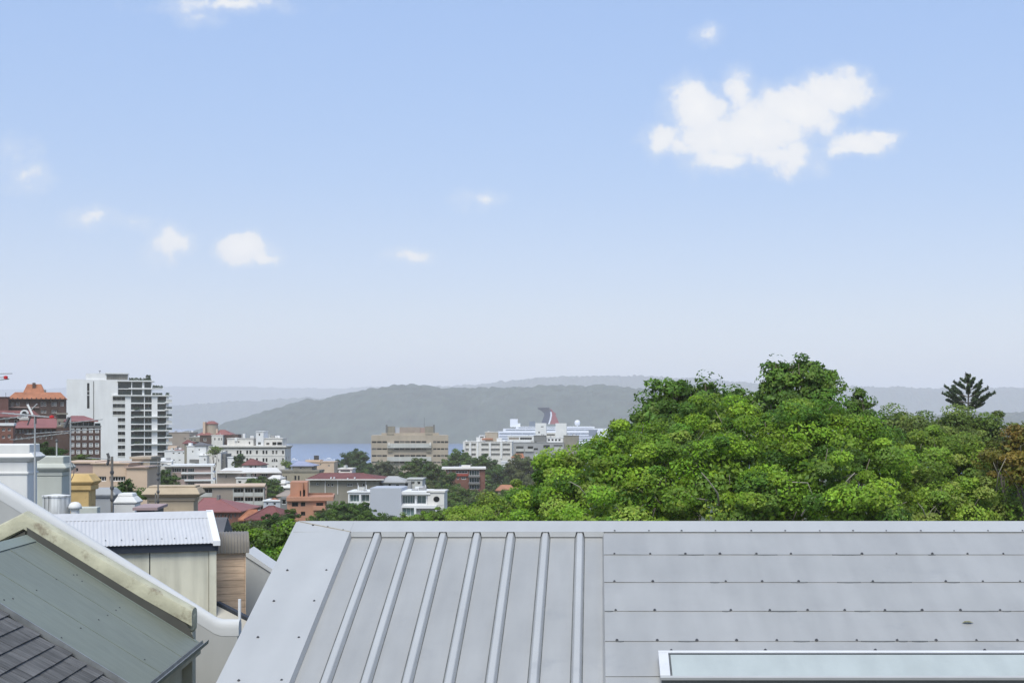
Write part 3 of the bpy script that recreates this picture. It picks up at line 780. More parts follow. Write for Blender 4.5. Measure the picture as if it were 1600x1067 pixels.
# (the chimneys stand at depth 2.3 m behind the frame, so the frame's Y is a little less than theirs)
t, fr, rf = chimney_house('terrace house with tall white moulded chimney and grey flue top', 36, -20, 42, [(-20, 47, 694, 709), (-14, 49, -22, 56, 707, 714), (-22, 56, -19, 45, 714, 722), (-20, 43, 722, 806)], M_chwhite)
a0, h0 = fr.pix(-20, 741, 1.85); a1, _ = fr.pix(43, 741, 1.85)
fr.boxo('moulding', a0 - .03, a1 + .03, 1.81, 2.79, h0, h0 + .06, M_chwhite, rf, bevel=.012)
t, fr, rf = chimney_house('terrace house with pale sage chimney of stepped mouldings', 40, 46, 97, [(48, 99, 713, 726), (46, 100, 42, 106, 724, 731), (42, 106, 45, 100, 731, 737), (45, 98, 737, 744), (46, 97, 744, 806)], M_chsage)
t, fr, rf = chimney_house('terrace house with weathered ochre-yellow chimney', 44, 101, 139, [(102, 138, 97, 148, 741, 753), (97, 148, 99, 143, 753, 758), (99, 143, 758, 766), (101, 139, 766, 806)], M_chyel)
t, fr, rf = chimney_house('terrace house with plain grey chimney beside an aerial mast', 48, 141, 174, [(146, 174, 141, 182, 763, 773), (141, 182, 142, 177, 773, 778), (142, 174, 778, 806)], M_chgrey)
t, fr, rf = chimney_house('terrace house with small bright white flared chimney', 46, 178, 211, [(184, 205, 182, 207, 771, 776), (182, 207, 177, 215, 776, 785), (177, 215, 178, 211, 785, 788), (178, 211, 788, 806)], M_chwhite)
t, fr, rf = chimney_house('terrace house with broad tan chimney and heavy stained cap', 52, 231, 304, [(232, 306, 759, 762), (230, 308, 222, 314, 762, 772), (222, 314, 230, 306, 772, 777), (230, 305, 777, 783), (232, 303, 783, 806)], M_chtan)
# stained drum, domed roof vent and a capping slab on the white gable house side
DRF = Frame(78, 33.5, 0, py=800)
tb = thing('water_tank', 'stained white drum tank behind the white gable coping', 'tank', DRF.w(0, .4, tz(33) - DRF.o.z))
M_stain = mat('stained_white', (.60, .60, .58), .8, .1, 2.0, streak=.75, stretch=(1.6, 1.6, .1))
mb = MB(); mb.lathe(tuple(DRF.w(0, .4, 0)), [(.31, -3), (.31, .34), (.33, .345), (.33, .375), (.30, .378)], 28); mb.build('drum', M_stain, tb, autosmooth=RAD(40))
mb = MB(); mb.lathe(tuple(DRF.w(0, .4, 0)), [(.30, .376), (.1, .40), (.0, .402)], 28); mb.build('lid', M_chwhite, tb)
DVF = Frame(110, 33.5, 0, py=800)
tv = thing('roof_ventilator', 'round domed white roof ventilator beside the stained drum', 'vent', DVF.w(0, .3, tz(33) - DVF.o.z))
mb = MB(); mb.lathe(tuple(DVF.w(0, .3, 0)), [(.10, -3), (.10, .05), (.155, .06)], 18); mb.build('neck', M_chwhite, tv)
mb = MB(); mb.lathe(tuple(DVF.w(0, .3, 0)), [(.155, .062), (.15, .12), (.125, .18), (.08, .215), (.0, .228)], 18); mb.build('dome', M_chwhite, tv, smooth=True)
# shared low party roof the chimney row rises behind
RF = Frame(90, 37.0, RAD(8), py=800)
tr = thing('party_wall', 'low white capped party wall behind the corrugated roof', 'wall', RF.w(1.5, .3, tz(36) - RF.o.z))
a0, a1 = RF.pix(112, 792)[0], RF.pix(152, 792)[0]
RF.boxo('wall', a0, a1, 0, .4, tz(36) - RF.o.z, .12, M_chsage, tr, bevel=.02)
SF = Frame(240, 43, RAD(8), py=800)
tr = thing('back_annexe', 'low annexe with small pinkish-grey flat roof beside the tan chimney', 'building', SF.w(0, .5, tz(43) - SF.o.z))
a0, a1 = SF.pix(207, 790)[0], SF.pix(246, 790)[0]
SF.boxo('wall', a0 + .1, a1 - .1, .1, 1.8, tz(43) - SF.o.z, .06, M_dark, tr)
SF.boxo('roof', a0, a1, 0, 2, .06, .14, mat('pink_grey_roof', (.34, .25, .245), .8), tr)

# ------------------------------------------------------------------ TV aerials
M_alu = mat('aerial_aluminium', (.48, .48, .46), .45, .1, metal=.3)
M_alud = mat('dark_aerial', (.10, .10, .10), .5, .1)
M_red = mat('red_plastic', (.5, .03, .03), .5, .05)
def tube_part(name, pts, r, m, parent, n=6):
    mb = MB(); mb.tube(pts, r, n); return mb.build(name, m, parent)
def aerial(label, px, pytop, pybot, Y, booms, mm=None, r=.022, cap=None):
    """booms: (px0, py0, px1, py1, n_elements, element length m, tilt)"""
    base = P(px, pybot, Y)
    t = thing('tv_aerial', label, 'aerial', base, 'tv aerials on the terrace roofs')
    tube_part('mast', [base, P(px, pytop, Y)], r, mm or M_alu, t, 8)
    for (x0, y0, x1, y1, ne, el, mode) in booms:
        p0, p1 = P(x0, y0, Y - .05), P(x1, y1, Y - .35)
        b = tube_part('boom', [p0, p1], .012, M_alu, t)
        for k in range(ne):
            f = (k + .5) / ne; c = p0.lerp(p1, f); L = el * (1 - .35 * f)
            if mode == 'h': dv = Vector((.25, 1, 0)).normalized()
            elif mode == 'v': dv = Vector((.1, .3, 1)).normalized()
            else: dv = Vector((math.cos(mode), .2, math.sin(mode))).normalized()
            tube_part('element', [c - dv * L / 2, c + dv * L / 2], .007, M_alu, b, 5)
    return t
a = aerial('tall aerial mast with crossed white dipole arms beside the sage chimney', 54.5, 650, 800, 35, [(4, 645, 82, 652, 9, .7, 'h'), (0, 655, 40, 650, 4, .5, 'h')])
tube_part('dipole', [P(43, 632, 34.8), P(51, 648, 34.8)], .026, M_chwhite, a)
tube_part('dipole', [P(58, 631, 34.8), P(47, 642, 34.8)], .014, M_alu, a)
tube_part('dipole', [P(49, 648, 34.8), P(43, 664, 34.8)], .018, M_alud, a)
tube_part('dipole', [P(56, 650, 34.8), P(56, 662, 34.8)], .02, M_alud, a)
mb = MB(); mb.lathe(tuple(P(81, 651, 34.6)), [(.0, -.045), (.06, -.03), (.06, .02), (.0, .04)], 10); mb.build('end_cap', M_red, a)
a = aerial('aerial mast with two long slanting combs above the ochre chimney', 110, 652, 798, 41, [(21, 687, 107, 676, 10, .6, 'h'), (42, 678, 158, 670, 12, .5, 'h'), (95, 662, 160, 655, 6, .45, 'h')])
tube_part('reflector', [P(101, 668, 40.7), P(108, 652, 40.7)], .05, M_alud, a)
tube_part('cable', [P(112, 722, 40.9), P(116, 732, 40.9), P(115, 742, 40.9), P(111, 750, 40.9)], .012, M_alud, a)
a = aerial('short stub mast topped by a dark cap on the sage chimney', 88.5, 690, 714, 42, [])
mb = MB(); mb.lathe(tuple(P(88.5, 689, 42)), [(.035, -.03), (.05, 0), (.03, .05), (0, .06)], 10); mb.build('cap', M_alud, a)
a = aerial('weathered mast with black reflector aerial beside the grey chimney', 175, 713, 800, 47, [(137, 715, 172, 717, 7, .42, 'h')], mm=mat('rusted_mast', (.20, .185, .165), .8, .3, 4.0), r=.045)
tube_part('reflector', [P(168, 708, 46.7), P(170, 714, 46.7), P(169, 722, 46.7), P(167, 726, 46.7)], .05, M_alud, a)
for py in (738, 762, 780): 
    mb = MB(); mb.lathe(tuple(P(175, py, 47)), [(.06, -.05), (.07, 0), (.06, .05)], 10); mb.build('clamp', M_alud, a)
a = aerial('rusty clamped mast with broad many-rod aerial over the tan chimney', 247, 717, 801, 50, [(190, 722, 274, 722, 13, .55, 'h'), (228, 729, 266, 726, 6, .4, 'h')], mm=MATS['rusted_mast'], r=.03)
tube_part('brace', [P(243, 770, 49.8), P(243, 799, 49.8)], .028, MATS['rusted_mast'], a)
for py in (740, 748, 768, 783): 
    mb = MB(); mb.lathe(tuple(P(247, py, 50)), [(.045, -.05), (.06, 0), (.045, .05)], 10); mb.build('clamp', M_alud, a)
a = aerial('aerial boom with bright red end cap against the sky', -30, 580, 860, 33, [(-40, 592, 9, 589, 0, 1, 'h'), (-40, 597, 14, 592, 0, 1, 'h'), (-40, 584, 19, 583.5, 0, 1, 'h')])
mb = MB(); mb.lathe(tuple(P(9, 589.5, 32.6)), [(0, -.045), (.045, -.03), (.045, .025), (0, .04)], 12); mb.build('end_cap', M_red, a)
# ------------------------------------------------------------------ town buildings
M_glass = glass_mat('window_glass', (.015, .017, .019), spec=.18)
M_glassg = glass_mat('green_glass', (.035, .055, .055), spec=.25, rnd=.3)
M_teal = glass_mat('teal_glass', (.13, .19, .185), spec=.4, rnd=.2)
M_wframe = mat('window_frame_white', (.66, .66, .64), .6, .05)
M_dframe = mat('window_frame_dark', (.05, .05, .05), .6, .1)
M_brick = mat('dark_brown_brick', (.085, .053, .044), .9, .2, .4)
M_brickr = mat('red_brick', (.175, .08, .06), .9, .18, .4)
M_redroof = mat('red_metal_roof', (.25, .095, .085), .6, .12, .25, streak=.1)
M_maroon = mat('maroon_tile_roof', (.165, .06, .055), .85, .2, .4, streak=.12)
M_orroof = mat('orange_tile_roof', (.36, .145, .075), .85, .2, .35, streak=.15)
M_wwall = mat('white_rendered_wall', (.72, .72, .71), .85, .05, .15, streak=.05)
M_wwall2 = mat('offwhite_rendered_wall', (.66, .635, .59), .9, .07, .2, streak=.10)
M_beige = mat('beige_precast_concrete', (.40, .34, .265), .9, .10, .12, streak=.08)
M_pconc = mat('pale_concrete', (.47, .47, .44), .9, .08, .2, streak=.1)
M_taupe = mat('taupe_brick', (.30, .25, .21), .9, .10, .3)
M_pinkbr = mat('pinkish_brick', (.36, .265, .235), .9, .1, .3)
M_olivew = mat('olive_grey_render', (.24, .22, .175), .9, .14, .25, streak=.12)
M_salmon = mat('salmon_render', (.44, .225, .145), .85, .10, .3, streak=.08)
M_peach = mat('peach_render', (.56, .42, .31), .85, .08, .3)
M_grroof = mat('grey_flat_roof', (.36, .36, .355), .85, .12, .2)
M_slab = mat('white_balcony_slab', (.70, .70, .69), .7, .05, .3)
M_dgrey = mat('dark_grey_render', (.17, .17, .165), .9, .1, .2)
M_mgrey = mat('mid_grey_render', (.30, .30, .30), .9, .1, .2)
M_blueroof = mat('blue_grey_roof', (.28, .30, .40), .7, .1, .3)
M_panelg = mat('pale_grey_panel', (.42, .44, .48), .7, .04, .2)
M_plant = mat('rooftop_shrub_green', (.035, .06, .025), .9, .4, 1.5)

WIN = {}
RW = random.Random(12)
M_curt = glass_mat('curtained_window', (.16, .155, .14), rough=.3, spec=.2)
def window(fr, a0, a1, h0, h1, parent, d=.18, mx=1, my=1, fm=None, gm=None, ft=.09, name='window'):
    fm = fm or M_wframe
    if gm is None: gm = M_glass if RW.random() > .22 else M_curt
    w, h = round(a1 - a0, 2), round(h1 - h0, 2)
    key = (w, h, mx, my, fm.name, gm.name, ft)
    if key not in WIN:
        mb = MB()
        mb.quad((0, .05, 0), (w, .05, 0), (w, .05, h), (0, .05, h), 1)
        t = min(ft, w * .2, h * .2)
        mb.box(0, w, -.01, .045, 0, t); mb.box(0, w, -.01, .045, h - t, h)
        mb.box(0, t, -.008, .043, t, h - t); mb.box(w - t, w, -.008, .043, t, h - t)
        for k in range(1, mx): x = w * k / mx; mb.box(x - t * .35, x + t * .35, -.006, .042, t, h - t)
        for k in range(1, my): z = h * k / my; mb.box(t, w - t, -.004, .041, z - t * .35, z + t * .35)
        WIN[key] = mb.mesh(name, [fm, gm])
    return link(name, WIN[key], parent, fr.w(a0, d, h0), fr.t)

def wall_face(mb, fr, a0, a1, h0, h1, holes, d=0.0, rev=.25, mi=0):
    A = sorted({a0, a1, *[x for q in holes for x in (q[0], q[2])]}); Hs = sorted({h0, h1, *[x for q in holes for x in (q[1], q[3])]})
    A = [x for x in A if a0 <= x <= a1]; Hs = [x for x in Hs if h0 <= x <= h1]
    for i in range(len(A) - 1):
        for j in range(len(Hs) - 1):
            ca, chh = (A[i] + A[i+1]) / 2, (Hs[j] + Hs[j+1]) / 2
            if any(q[0] < ca < q[2] and q[1] < chh < q[3] for q in holes): continue
            mb.quad(fr.w(A[i], d, Hs[j]), fr.w(A[i+1], d, Hs[j]), fr.w(A[i+1], d, Hs[j+1]), fr.w(A[i], d, Hs[j+1]), mi)
    for (x0, y0, x1, y1) in holes:
        e = d + rev
        mb.quad(fr.w(x0, d, y0), fr.w(x1, d, y0), fr.w(x1, e, y0), fr.w(x0, e, y0), mi)
        mb.quad(fr.w(x1, d, y1), fr.w(x0, d, y1), fr.w(x0, e, y1), fr.w(x1, e, y1), mi)
        mb.quad(fr.w(x0, d, y0), fr.w(x0, e, y0), fr.w(x0, e, y1), fr.w(x0, d, y1), mi)
        mb.quad(fr.w(x1, e, y0), fr.w(x1, d, y0), fr.w(x1, d, y1), fr.w(x1, e, y1), mi)

class Bld:
    """a building whose front is traced at its own distance; depths in metres"""
    def __init__(s, name, label, px, Y, theta=0.0, cat='building', group=None):
        s.fr = Frame(px, Y, theta, z=tz(Y) - 1.5); s.Y = Y
        s.root = thing(name, label, cat, s.fr.w(0, 3, 0), group)
    def rect(s, r, d=0.0):
        x0, y0, x1, y1 = r
        a0, h1 = s.fr.pix(x0, y0, d); a1, h0 = s.fr.pix(x1, y1, d)
        if s.fr.t:
            xm = (x0 + x1) / 2; h1 = s.fr.pix(xm, y0, d)[1]; h0 = s.fr.pix(xm, y1, d)[1]
        return (a0, h0, a1, h1)
    def block(s, x0, x1, pt, depth, m, wins=(), pb=None, d=0.0, roof=None, lip=.25, name='wall', rev=.3, wk=None, side=(), over=.2, parent=None, rt=None):
        """wins: pixel rects or (rect, kwargs); side: local rects (d0, h0, d1, h1) on the right end as fractions of depth and metres below the top"""
        fr = s.fr; par = parent or s.root
        a0, h0, a1, h1 = s.rect((x0, pt, x1, pb if pb else pt + 10), d)
        if pb is None: h0 = 0.0
        W = []; holes = []
        for w in wins:
            r, k = (w[0], w[1]) if isinstance(w[0], (tuple, list)) else (w, {})
            q = s.rect(r, d); q = (max(q[0], a0 + .1), max(q[1], h0 + .1), min(q[2], a1 - .1), min(q[3], h1 - .1))
            if q[2] - q[0] < .15 or q[3] - q[1] < .15: continue
            W.append((q, k)); holes.append(q)
        mb = MB()
        wall_face(mb, fr, a0, a1, h0, h1, holes, d, rev)
        sr = fr.sub(a1, d, math.pi / 2)
        sh = [(f0 * depth, h1 - b1, f1 * depth, h1 - b0) for (f0, b0, f1, b1) in side]
        wall_face(mb, sr, 0, depth, h0, h1, sh, 0, rev)
        mb.quad(fr.w(a0, d + depth, h0), fr.w(a0, d, h0), fr.w(a0, d, h1), fr.w(a0, d + depth, h1))
        mb.quad(fr.w(a1, d + depth, h0), fr.w(a0, d + depth, h0), fr.w(a0, d + depth, h1), fr.w(a1, d + depth, h1))
        if roof is None or pb is not None: mb.quad(fr.w(a0, d, h1), fr.w(a1, d, h1), fr.w(a1, d + depth, h1), fr.w(a0, d + depth, h1))
        if pb is not None: mb.quad(fr.w(a0, d + depth, h0), fr.w(a1, d + depth, h0), fr.w(a1, d, h0), fr.w(a0, d, h0))
        wall = mb.build(name, m, par)
        kw = dict(wk or {})
        for q, k in W: window(fr, *q[:1], q[2], q[1], q[3], wall if par is s.root else par, d=d + rev - .06, **{**kw, **k})
        for q in sh: window(sr, q[0], q[2], q[1], q[3], wall if par is s.root else par, d=rev - .06, **kw)
        if roof is not None:
            ro = fr.boxo('roof', a0 - over, a1 + over, d - over, d + depth + over, h1 + .002, h1 + (rt or lip), roof, par)
            ht = h1 + (rt or lip) + .001; px_m = F / s.Y
            if a1 - a0 > 4 and par is s.root:                     # air-conditioning boxes, hatches and vent pipes on the flat roof
                for _ in range(RW.randint(1, 3)):
                    ca, cd, w_ = RW.uniform(a0 + .8, a1 - 1.6), d + RW.uniform(.15, .6) * depth, RW.uniform(.7, 1.5)
                    fr.boxo('air_conditioner', ca, ca + w_, cd, cd + .8, ht, ht + RW.uniform(.6, 1.0), RW.choice([M_mgrey, M_wwall, M_pconc]), ro, bevel=.04, segs=1)
                for _ in range(RW.randint(1, 3)):
                    ca, cd = RW.uniform(a0 + .3, a1 - .3), d + RW.uniform(.1, .8) * depth; mb = MB()
                    mb.tube([fr.w(ca, cd, ht), fr.w(ca, cd, ht + RW.uniform(.7, 1.6))], .07, 5); mb.build('vent_pipe', RW.choice([M_mgrey, M_wwall]), ro)
        s.last = (a0, h0, a1, h1, d, depth, wall)
        return wall
    def strip(s, r, m, d0, d1, name='balcony', parent=None, **k):
        a0, h0, a1, h1 = s.rect(r, d0)
        return s.fr.boxo(name, a0, a1, d0, d1, h0, h1, m, parent or s.root, **k)
    def hip(s, x0, x1, pe, pr, depth, m, inset=.35, d=0.0, over=.4, parent=None, rx=None, gable=False):
        """hip roof: eave line pe, ridge line pr; rx: pixel ends of the ridge"""
        fr = s.fr
        a0, he = s.fr.pix(x0, pe, d); a1 = s.fr.pix(x1, pe, d)[0]
        dr = d + depth / 2
        hr = s.fr.pix((x0 + x1) / 2, pr, dr)[1]
        a0 -= over; a1 += over
        if rx: r0, r1 = s.fr.pix(rx[0], pr, dr)[0], s.fr.pix(rx[1], pr, dr)[0]
        else: r0, r1 = a0 + (a1 - a0) * inset, a1 - (a1 - a0) * inset
        e = [fr.w(a0, d - over, he), fr.w(a1, d - over, he), fr.w(a1, d + depth + over, he), fr.w(a0, d + depth + over, he)]
        R0, R1 = fr.w(r0, dr, hr), fr.w(r1, dr, hr)
        mb = MB()
        mb.quad(e[0], e[1], R1, R0); mb.tri(e[1], e[2], R1); mb.quad(e[2], e[3], R0, R1); mb.tri(e[3], e[0], R0)
        lo = [p - Vector((0, 0, .18)) for p in e]
        for i in range(4): mb.quad(lo[i], lo[(i+1) % 4], e[(i+1) % 4], e[i])
        mb.quad(*lo[::-1])
        rf = mb.build('roof', m, parent or s.root)
        t = MB()
        for A, B in ((R0, R1), (e[0], R0), (e[1], R1)): t.tube([A, B], .10, 5)
        t.build('ridge_tile', m, rf)
        return rf

def grid(xs, ys, w, h): return [(x - w/2, y - h/2, x + w/2, y + h/2) for y in ys for x in xs]

# --- mansion block with orange tiled mansard
b = Bld('mansion_block', 'dark brick mansion block with tiered orange tiled roof', 13, 420, RAD(20))
b.block(13, 103, 622, 22, M_brick, [(63.7, 628, 67.6, 634.5), (68.4, 628, 72.2, 634.5), (80.6, 628, 84.4, 634.5), (85, 628, 88.6, 634.5), (94.7, 628, 99.5, 634.5), (17, 628.5, 22, 634), (25, 628.5, 31, 634), (41, 628.5, 44.5, 634),
         (63.7, 640.5, 67.6, 645.5), (68.4, 640.5, 72.2, 645.5), (80.6, 640.5, 84.4, 645.5), (85, 640.5, 88.6, 645.5)], wk=dict(mx=2, my=2))
fr = b.fr
def frus(b, bot, top, yb, yt, dep, ins, m, d=0, name='roof', parent=None):
    """tiered roof: bottom px range at yb, top px range at yt"""
    fr = b.fr; a0, h0 = fr.pix(bot[0], yb, d); a1 = fr.pix(bot[1], yb, d)[0]
    c0, h1 = fr.pix(top[0], yt, d + ins); c1 = fr.pix(top[1], yt, d + ins)[0]
    mb = MB(); mb.loft([[fr.w(a0, d, h0), fr.w(a1, d, h0), fr.w(a1, d + dep, h0), fr.w(a0, d + dep, h0)], [fr.w(c0, d + ins, h1), fr.w(c1, d + ins, h1), fr.w(c1, d + dep - ins, h1), fr.w(c0, d + dep - ins, h1)]])
    return mb.build(name, m, parent or b.root)
r1 = frus(b, (11, 105), (23.4, 94.5), 623, 612.6, 24, 3, M_orroof, -1)
r2 = frus(b, (36, 70), (42.6, 64.2), 613, 600, 14, 3, M_orroof, 4)
b.block(50.6, 55.4, 598, 2, M_brick, pb=612, d=5.5, name='chimney')
b.block(69, 72, 609, 1.5, M_dgrey, pb=613, d=3, name='chimney')
b.strip((13, 635.6, 61, 637), M_pinkbr, -.5, 0, 'ledge'); b.strip((88, 645, 106, 647.5), M_olivew, -1.2, 3, 'ledge')
for k in range(12):                                    # small dormer-like brackets under the eave
    x = 19 + k * 7.4; b.strip((x, 621.3, x + 1.6, 624.4), M_brick, -1.15, -.2, 'bracket')
b.block(-40, 13, 621, 10, mat('plum_brick', (.125, .058, .048), .9, .15, .3), d=-4, wins=[(2, 646, 6, 652)], roof=M_brick)
b.block(-10, 62, 651, 8, MATS['plum_brick'], d=-12, wins=[(8, 656, 13, 662), (22, 656, 27, 662)])
frus(b, (-12, 64), (-2, 52), 651.5, 641, 10, 3, M_maroon, -13)
fr = b.fr                                            # arched white gablet
a0, h0 = fr.pix(31, 646.5, -13.2); a1 = fr.pix(45, 646.5, -13.2)[0]; c = (a0 + a1) / 2; rr = (a1 - a0) / 2
arc = [(c + rr * math.cos(t), h0 + rr * math.sin(t)) for t in np.linspace(0, math.pi, 13)]
mb = MB(); mb.prism([fr.w(x, -13.2, z) for x, z in arc], [fr.w(x, -9, z) for x, z in arc]); mb.build('arched_gablet', M_wwall, b.root)
q = [(c + rr * .55 * math.cos(t), h0 + .1 + rr * .55 * math.sin(t)) for t in np.linspace(0, math.pi, 9)]
mb = MB(); mb.prism([fr.w(x, -13.25, z) for x, z in q], [fr.w(x, -13.15, z) for x, z in q]); mb.build('arched_window', M_glass, b.root)
b.strip((27, 650, 44, 653.5), M_wwall, -13.4, -12, 'balcony')

# --- brick flats with red roof
b = Bld('brick_flats', 'long dark brick flats under a low red metal roof', 20, 350, RAD(20))
ww = [(x, 671, x + 2.4, 677) for x in (23, 30, 35, 42, 50, 63, 70, 78)] + [(x, 681, x + 2.6, 686) for x in (24, 31, 44, 62, 70, 79)]
b.block(21, 88, 667, 14, M_brick, ww, wk=dict(mx=1, my=2))
b.hip(21, 88, 668, 654, 14, M_redroof, rx=(38, 87), over=1.0)
b.strip((30, 652.5, 45, 656), M_pconc, 5, 7, 'roof_box')
b2 = Bld('corner_flats', 'four-storey brown brick corner flats with white-framed windows and glazed penthouse', 110, 330, RAD(19))
b = b2
wx = [112.9, 122.2, 132, 142, 151.6]; wy = [673, 683.8, 695, 706]
b.block(88, 110, 667, 17, M_brick, d=1.2)
b.block(109.6, 157, 667, 18, M_brick, grid(wx, wy, 6.2, 6.4), wk=dict(mx=2, my=2, ft=.2), rev=.15)
b.strip((109, 665.4, 158, 667.6), M_dgrey, -.25, 18, 'parapet')
for x in wx: b.strip((x - 3.6, 669.2, x + 3.6, 670.2), M_wwall, -.12, 0, 'lintel')
b.block(111, 147, 657.5, 12, M_pconc, [(112, 659, 121, 665), (122, 659, 129.5, 665), (131, 659, 138, 665), (139, 659, 146, 665)], pb=665.4, d=2, wk=dict(mx=2, gm=M_glassg, fm=M_dframe), name='penthouse')
b.hip(104, 149, 657.6, 650, 13, M_redroof, d=1, rx=(112, 131), over=.6)
b.strip((148, 661, 157, 665.5), M_glassg, 1.2, 1.35, 'balustrade')
b.block(89, 109, 654.5, 8, M_olivew, [(91, 659, 95, 664), (99, 659, 103, 664)], pb=667, d=3, name='attic')
b = Bld('brick_flats', 'small brick block with white parapet beside the red roofed flats', 0, 300, RAD(20))
b.block(-30, 20.5, 665, 12, M_brickr, [(3, 669, 8, 673.5), (12, 668.5, 17, 673), (3, 680.5, 7.5, 685), (12, 679, 16.5, 684)], roof=M_wwall, wk=dict(mx=2), rt=.5)

# --- white apartment tower
b = Bld('apartment_tower', 'tall white apartment tower with stacked recessed balconies and planted roof', 104, 600, RAD(17))
floors = [618.4, 629.5, 640.7, 651.5, 662.2, 672.9, 683.6, 694.4, 705.2, 716]
holes = []
for i in range(len(floors) - 1):
    y0, y1 = floors[i] + 1.3, floors[i+1] - .6
    holes += [((176 if i < 3 else 184), y0, 195.6, y1), (204.6, y0, 225, y1), (226.2, y0, 237, y1), (246, y0, 259.5, y1)]
b.block(104, 264, 617.5, 19, M_wwall, [(136, 598.5, 139.8, 638)] + [(h, {}) for h in []])
first = b.last[6]
# rebuild the front with deep loggias: the plain part and the balcony part
bpy.data.objects.remove(first, do_unlink=True)
for o in [o for o in b.root.children]: bpy.data.objects.remove(o, do_unlink=True)
fr = b.fr
a0, h0, a1, h1 = b.rect((104, 617.5, 263.5, 730)); h0 = 0
HL = [b.rect(r) for r in holes]
mb = MB(); wall_face(mb, fr, a0, a1, h0, h1, HL, 0, 2.0)
mb.quad(fr.w(a0, 20, h0), fr.w(a0, 0, h0), fr.w(a0, 0, h1), fr.w(a0, 20, h1)); mb.quad(fr.w(a1, 0, h0), fr.w(a1, 20, h0), fr.w(a1, 20, h1), fr.w(a1, 0, h1))
mb.quad(fr.w(a0, 0, h1), fr.w(a1, 0, h1), fr.w(a1, 20, h1), fr.w(a0, 20, h1)); mb.quad(fr.w(a1, 20, h0), fr.w(a0, 20, h0), fr.w(a0, 20, h1), fr.w(a1, 20, h1))
wall = mb.build('wall', M_wwall, b.root)
for k, q in enumerate(HL):
    window(fr, q[0], q[2], q[1], q[3], b.root, d=1.9, mx=max(2, int((q[2]-q[0]) / 1.3)), gm=[M_glass, M_glassg, M_glass][k % 3], fm=M_dframe if k % 2 else M_wframe, ft=.1, name='balcony_door')
    fr.boxo('balustrade', q[0], q[2], .08, .14, q[1], q[1] + .95, M_glassg if k % 4 else M_pconc, b.root)
b.block(104, 134, 592.5, 19, M_wwall, pb=617.4, name='upper_wall')
b.block(134, 184, 593.6, 19, M_wwall, [((136, 598.5, 139.8, 611), dict(my=3)), ((136, 611.6, 139.8, 617), dict(my=2))], pb=617.4, wk=dict(gm=M_glass, fm=M_dframe), name='upper_wall')
b.strip((136, 617.8, 139.8, 638), M_glass, -.05, .02, 'stair_window')
b.strip((145.6, 595.5, 146.8, 654), M_dgrey, -.12, .02, 'rain_channel')
b.block(134, 200, 583.5, 14, M_wwall, [((166.5, 585, 201, 593.4), dict(mx=9, my=2, fm=M_dframe))], pb=593.6, d=1, name='plant_room')
b.strip((164, 582.4, 201, 584), M_wwall, .4, 15, 'plant_roof')
up = [(184.5, 596.5, 205, 606.8), (206.5, 596.5, 222, 606), (225.5, 596.5, 236, 606), (184.5, 608, 205, 617), (206.5, 608.5, 222, 617), (225.5, 608.5, 236, 617)]
b.block(184, 237.5, 595, 14, M_wwall, [(r, dict(mx=3)) for r in up], pb=617.5, d=.4, wk=dict(gm=M_glassg, fm=M_dframe), rev=1.2, name='penthouse')
b.strip((183, 594.2, 241, 596), M_slab, -.6, 14.6, 'slab'); b.strip((201, 606.2, 254, 608), M_slab, -.6, 12, 'slab'); b.strip((176, 617, 268.5, 618.6), M_slab, -.8, 19, 'slab')
for i, y in enumerate(floors[:-1]):
    b.strip((257.5, y + 9.4, 269.5, y + 11), M_slab, -1.3, 8, 'slab')
    b.strip((260, y + 6.0, 268.6, y + 9.2), M_glassg if i % 3 else M_pconc, -1.2, -1.12, 'balustrade')
    if i in (2, 4, 6, 8): b.strip((209, y + 9.6, 263, y + 11), M_slab, -1.5, -.02, 'slab')
mb = MB(); c = b.fr; 
def shrub_blob(b, x0, x1, y0, y1, d, n, parent, name='planting', m=None):
    """low planting: many small leaf faces"""
    a0, h0, a1, h1 = b.rect((x0, y0, x1, y1), d); mb = MB()
    for _ in range(n):
        p = b.fr.w(random.uniform(a0, a1), d + random.uniform(-.6, .6), h0 + (h1 - h0) * random.random() ** 1.3)
        u = Vector((random.gauss(0, 1), random.gauss(0, 1), random.gauss(0, 1))).normalized(); v = u.orthogonal().normalized(); s_ = random.uniform(.2, .42)
        mb.quad(p - u*s_, p - v*s_*.7, p + u*s_, p + v*s_*.7)
    return mb.build(name, m or M_plant, parent, kind='stuff')
shrub_blob(b, 202, 236, 590.5, 594.5, 2, 260, b.root); shrub_blob(b, 228, 235, 586, 594.3, 2, 160, b.root)
shrub_blob(b, 238, 254, 602.5, 606.6, 1, 130, b.root); shrub_blob(b, 238, 253, 614, 617.4, 1, 130, b.root); shrub_blob(b, 259, 264, 613.5, 617.4, 1, 50, b.root)
for i in (1, 4, 6): shrub_blob(b, 210, 218, floors[i] + 7, floors[i] + 10.4, -.6, 60, b.root)
mb = MB(); mb.tube([b.fr.w(*[b.fr.pix(156, 583.6, 6)[0], 6, b.fr.pix(156, 583.6, 6)[1]]), b.fr.w(b.fr.pix(156, 580, 6)[0], 6, b.fr.pix(156, 580, 6)[1])], .1, 6); mb.lathe(tuple(b.fr.w(b.fr.pix(156, 580, 6)[0], 6, b.fr.pix(156, 580, 6)[1])), [(.2, -.1), (.55, .1), (.3, .3), (0, .35)], 10); mb.build('satellite_dish', M_dgrey, b.root)

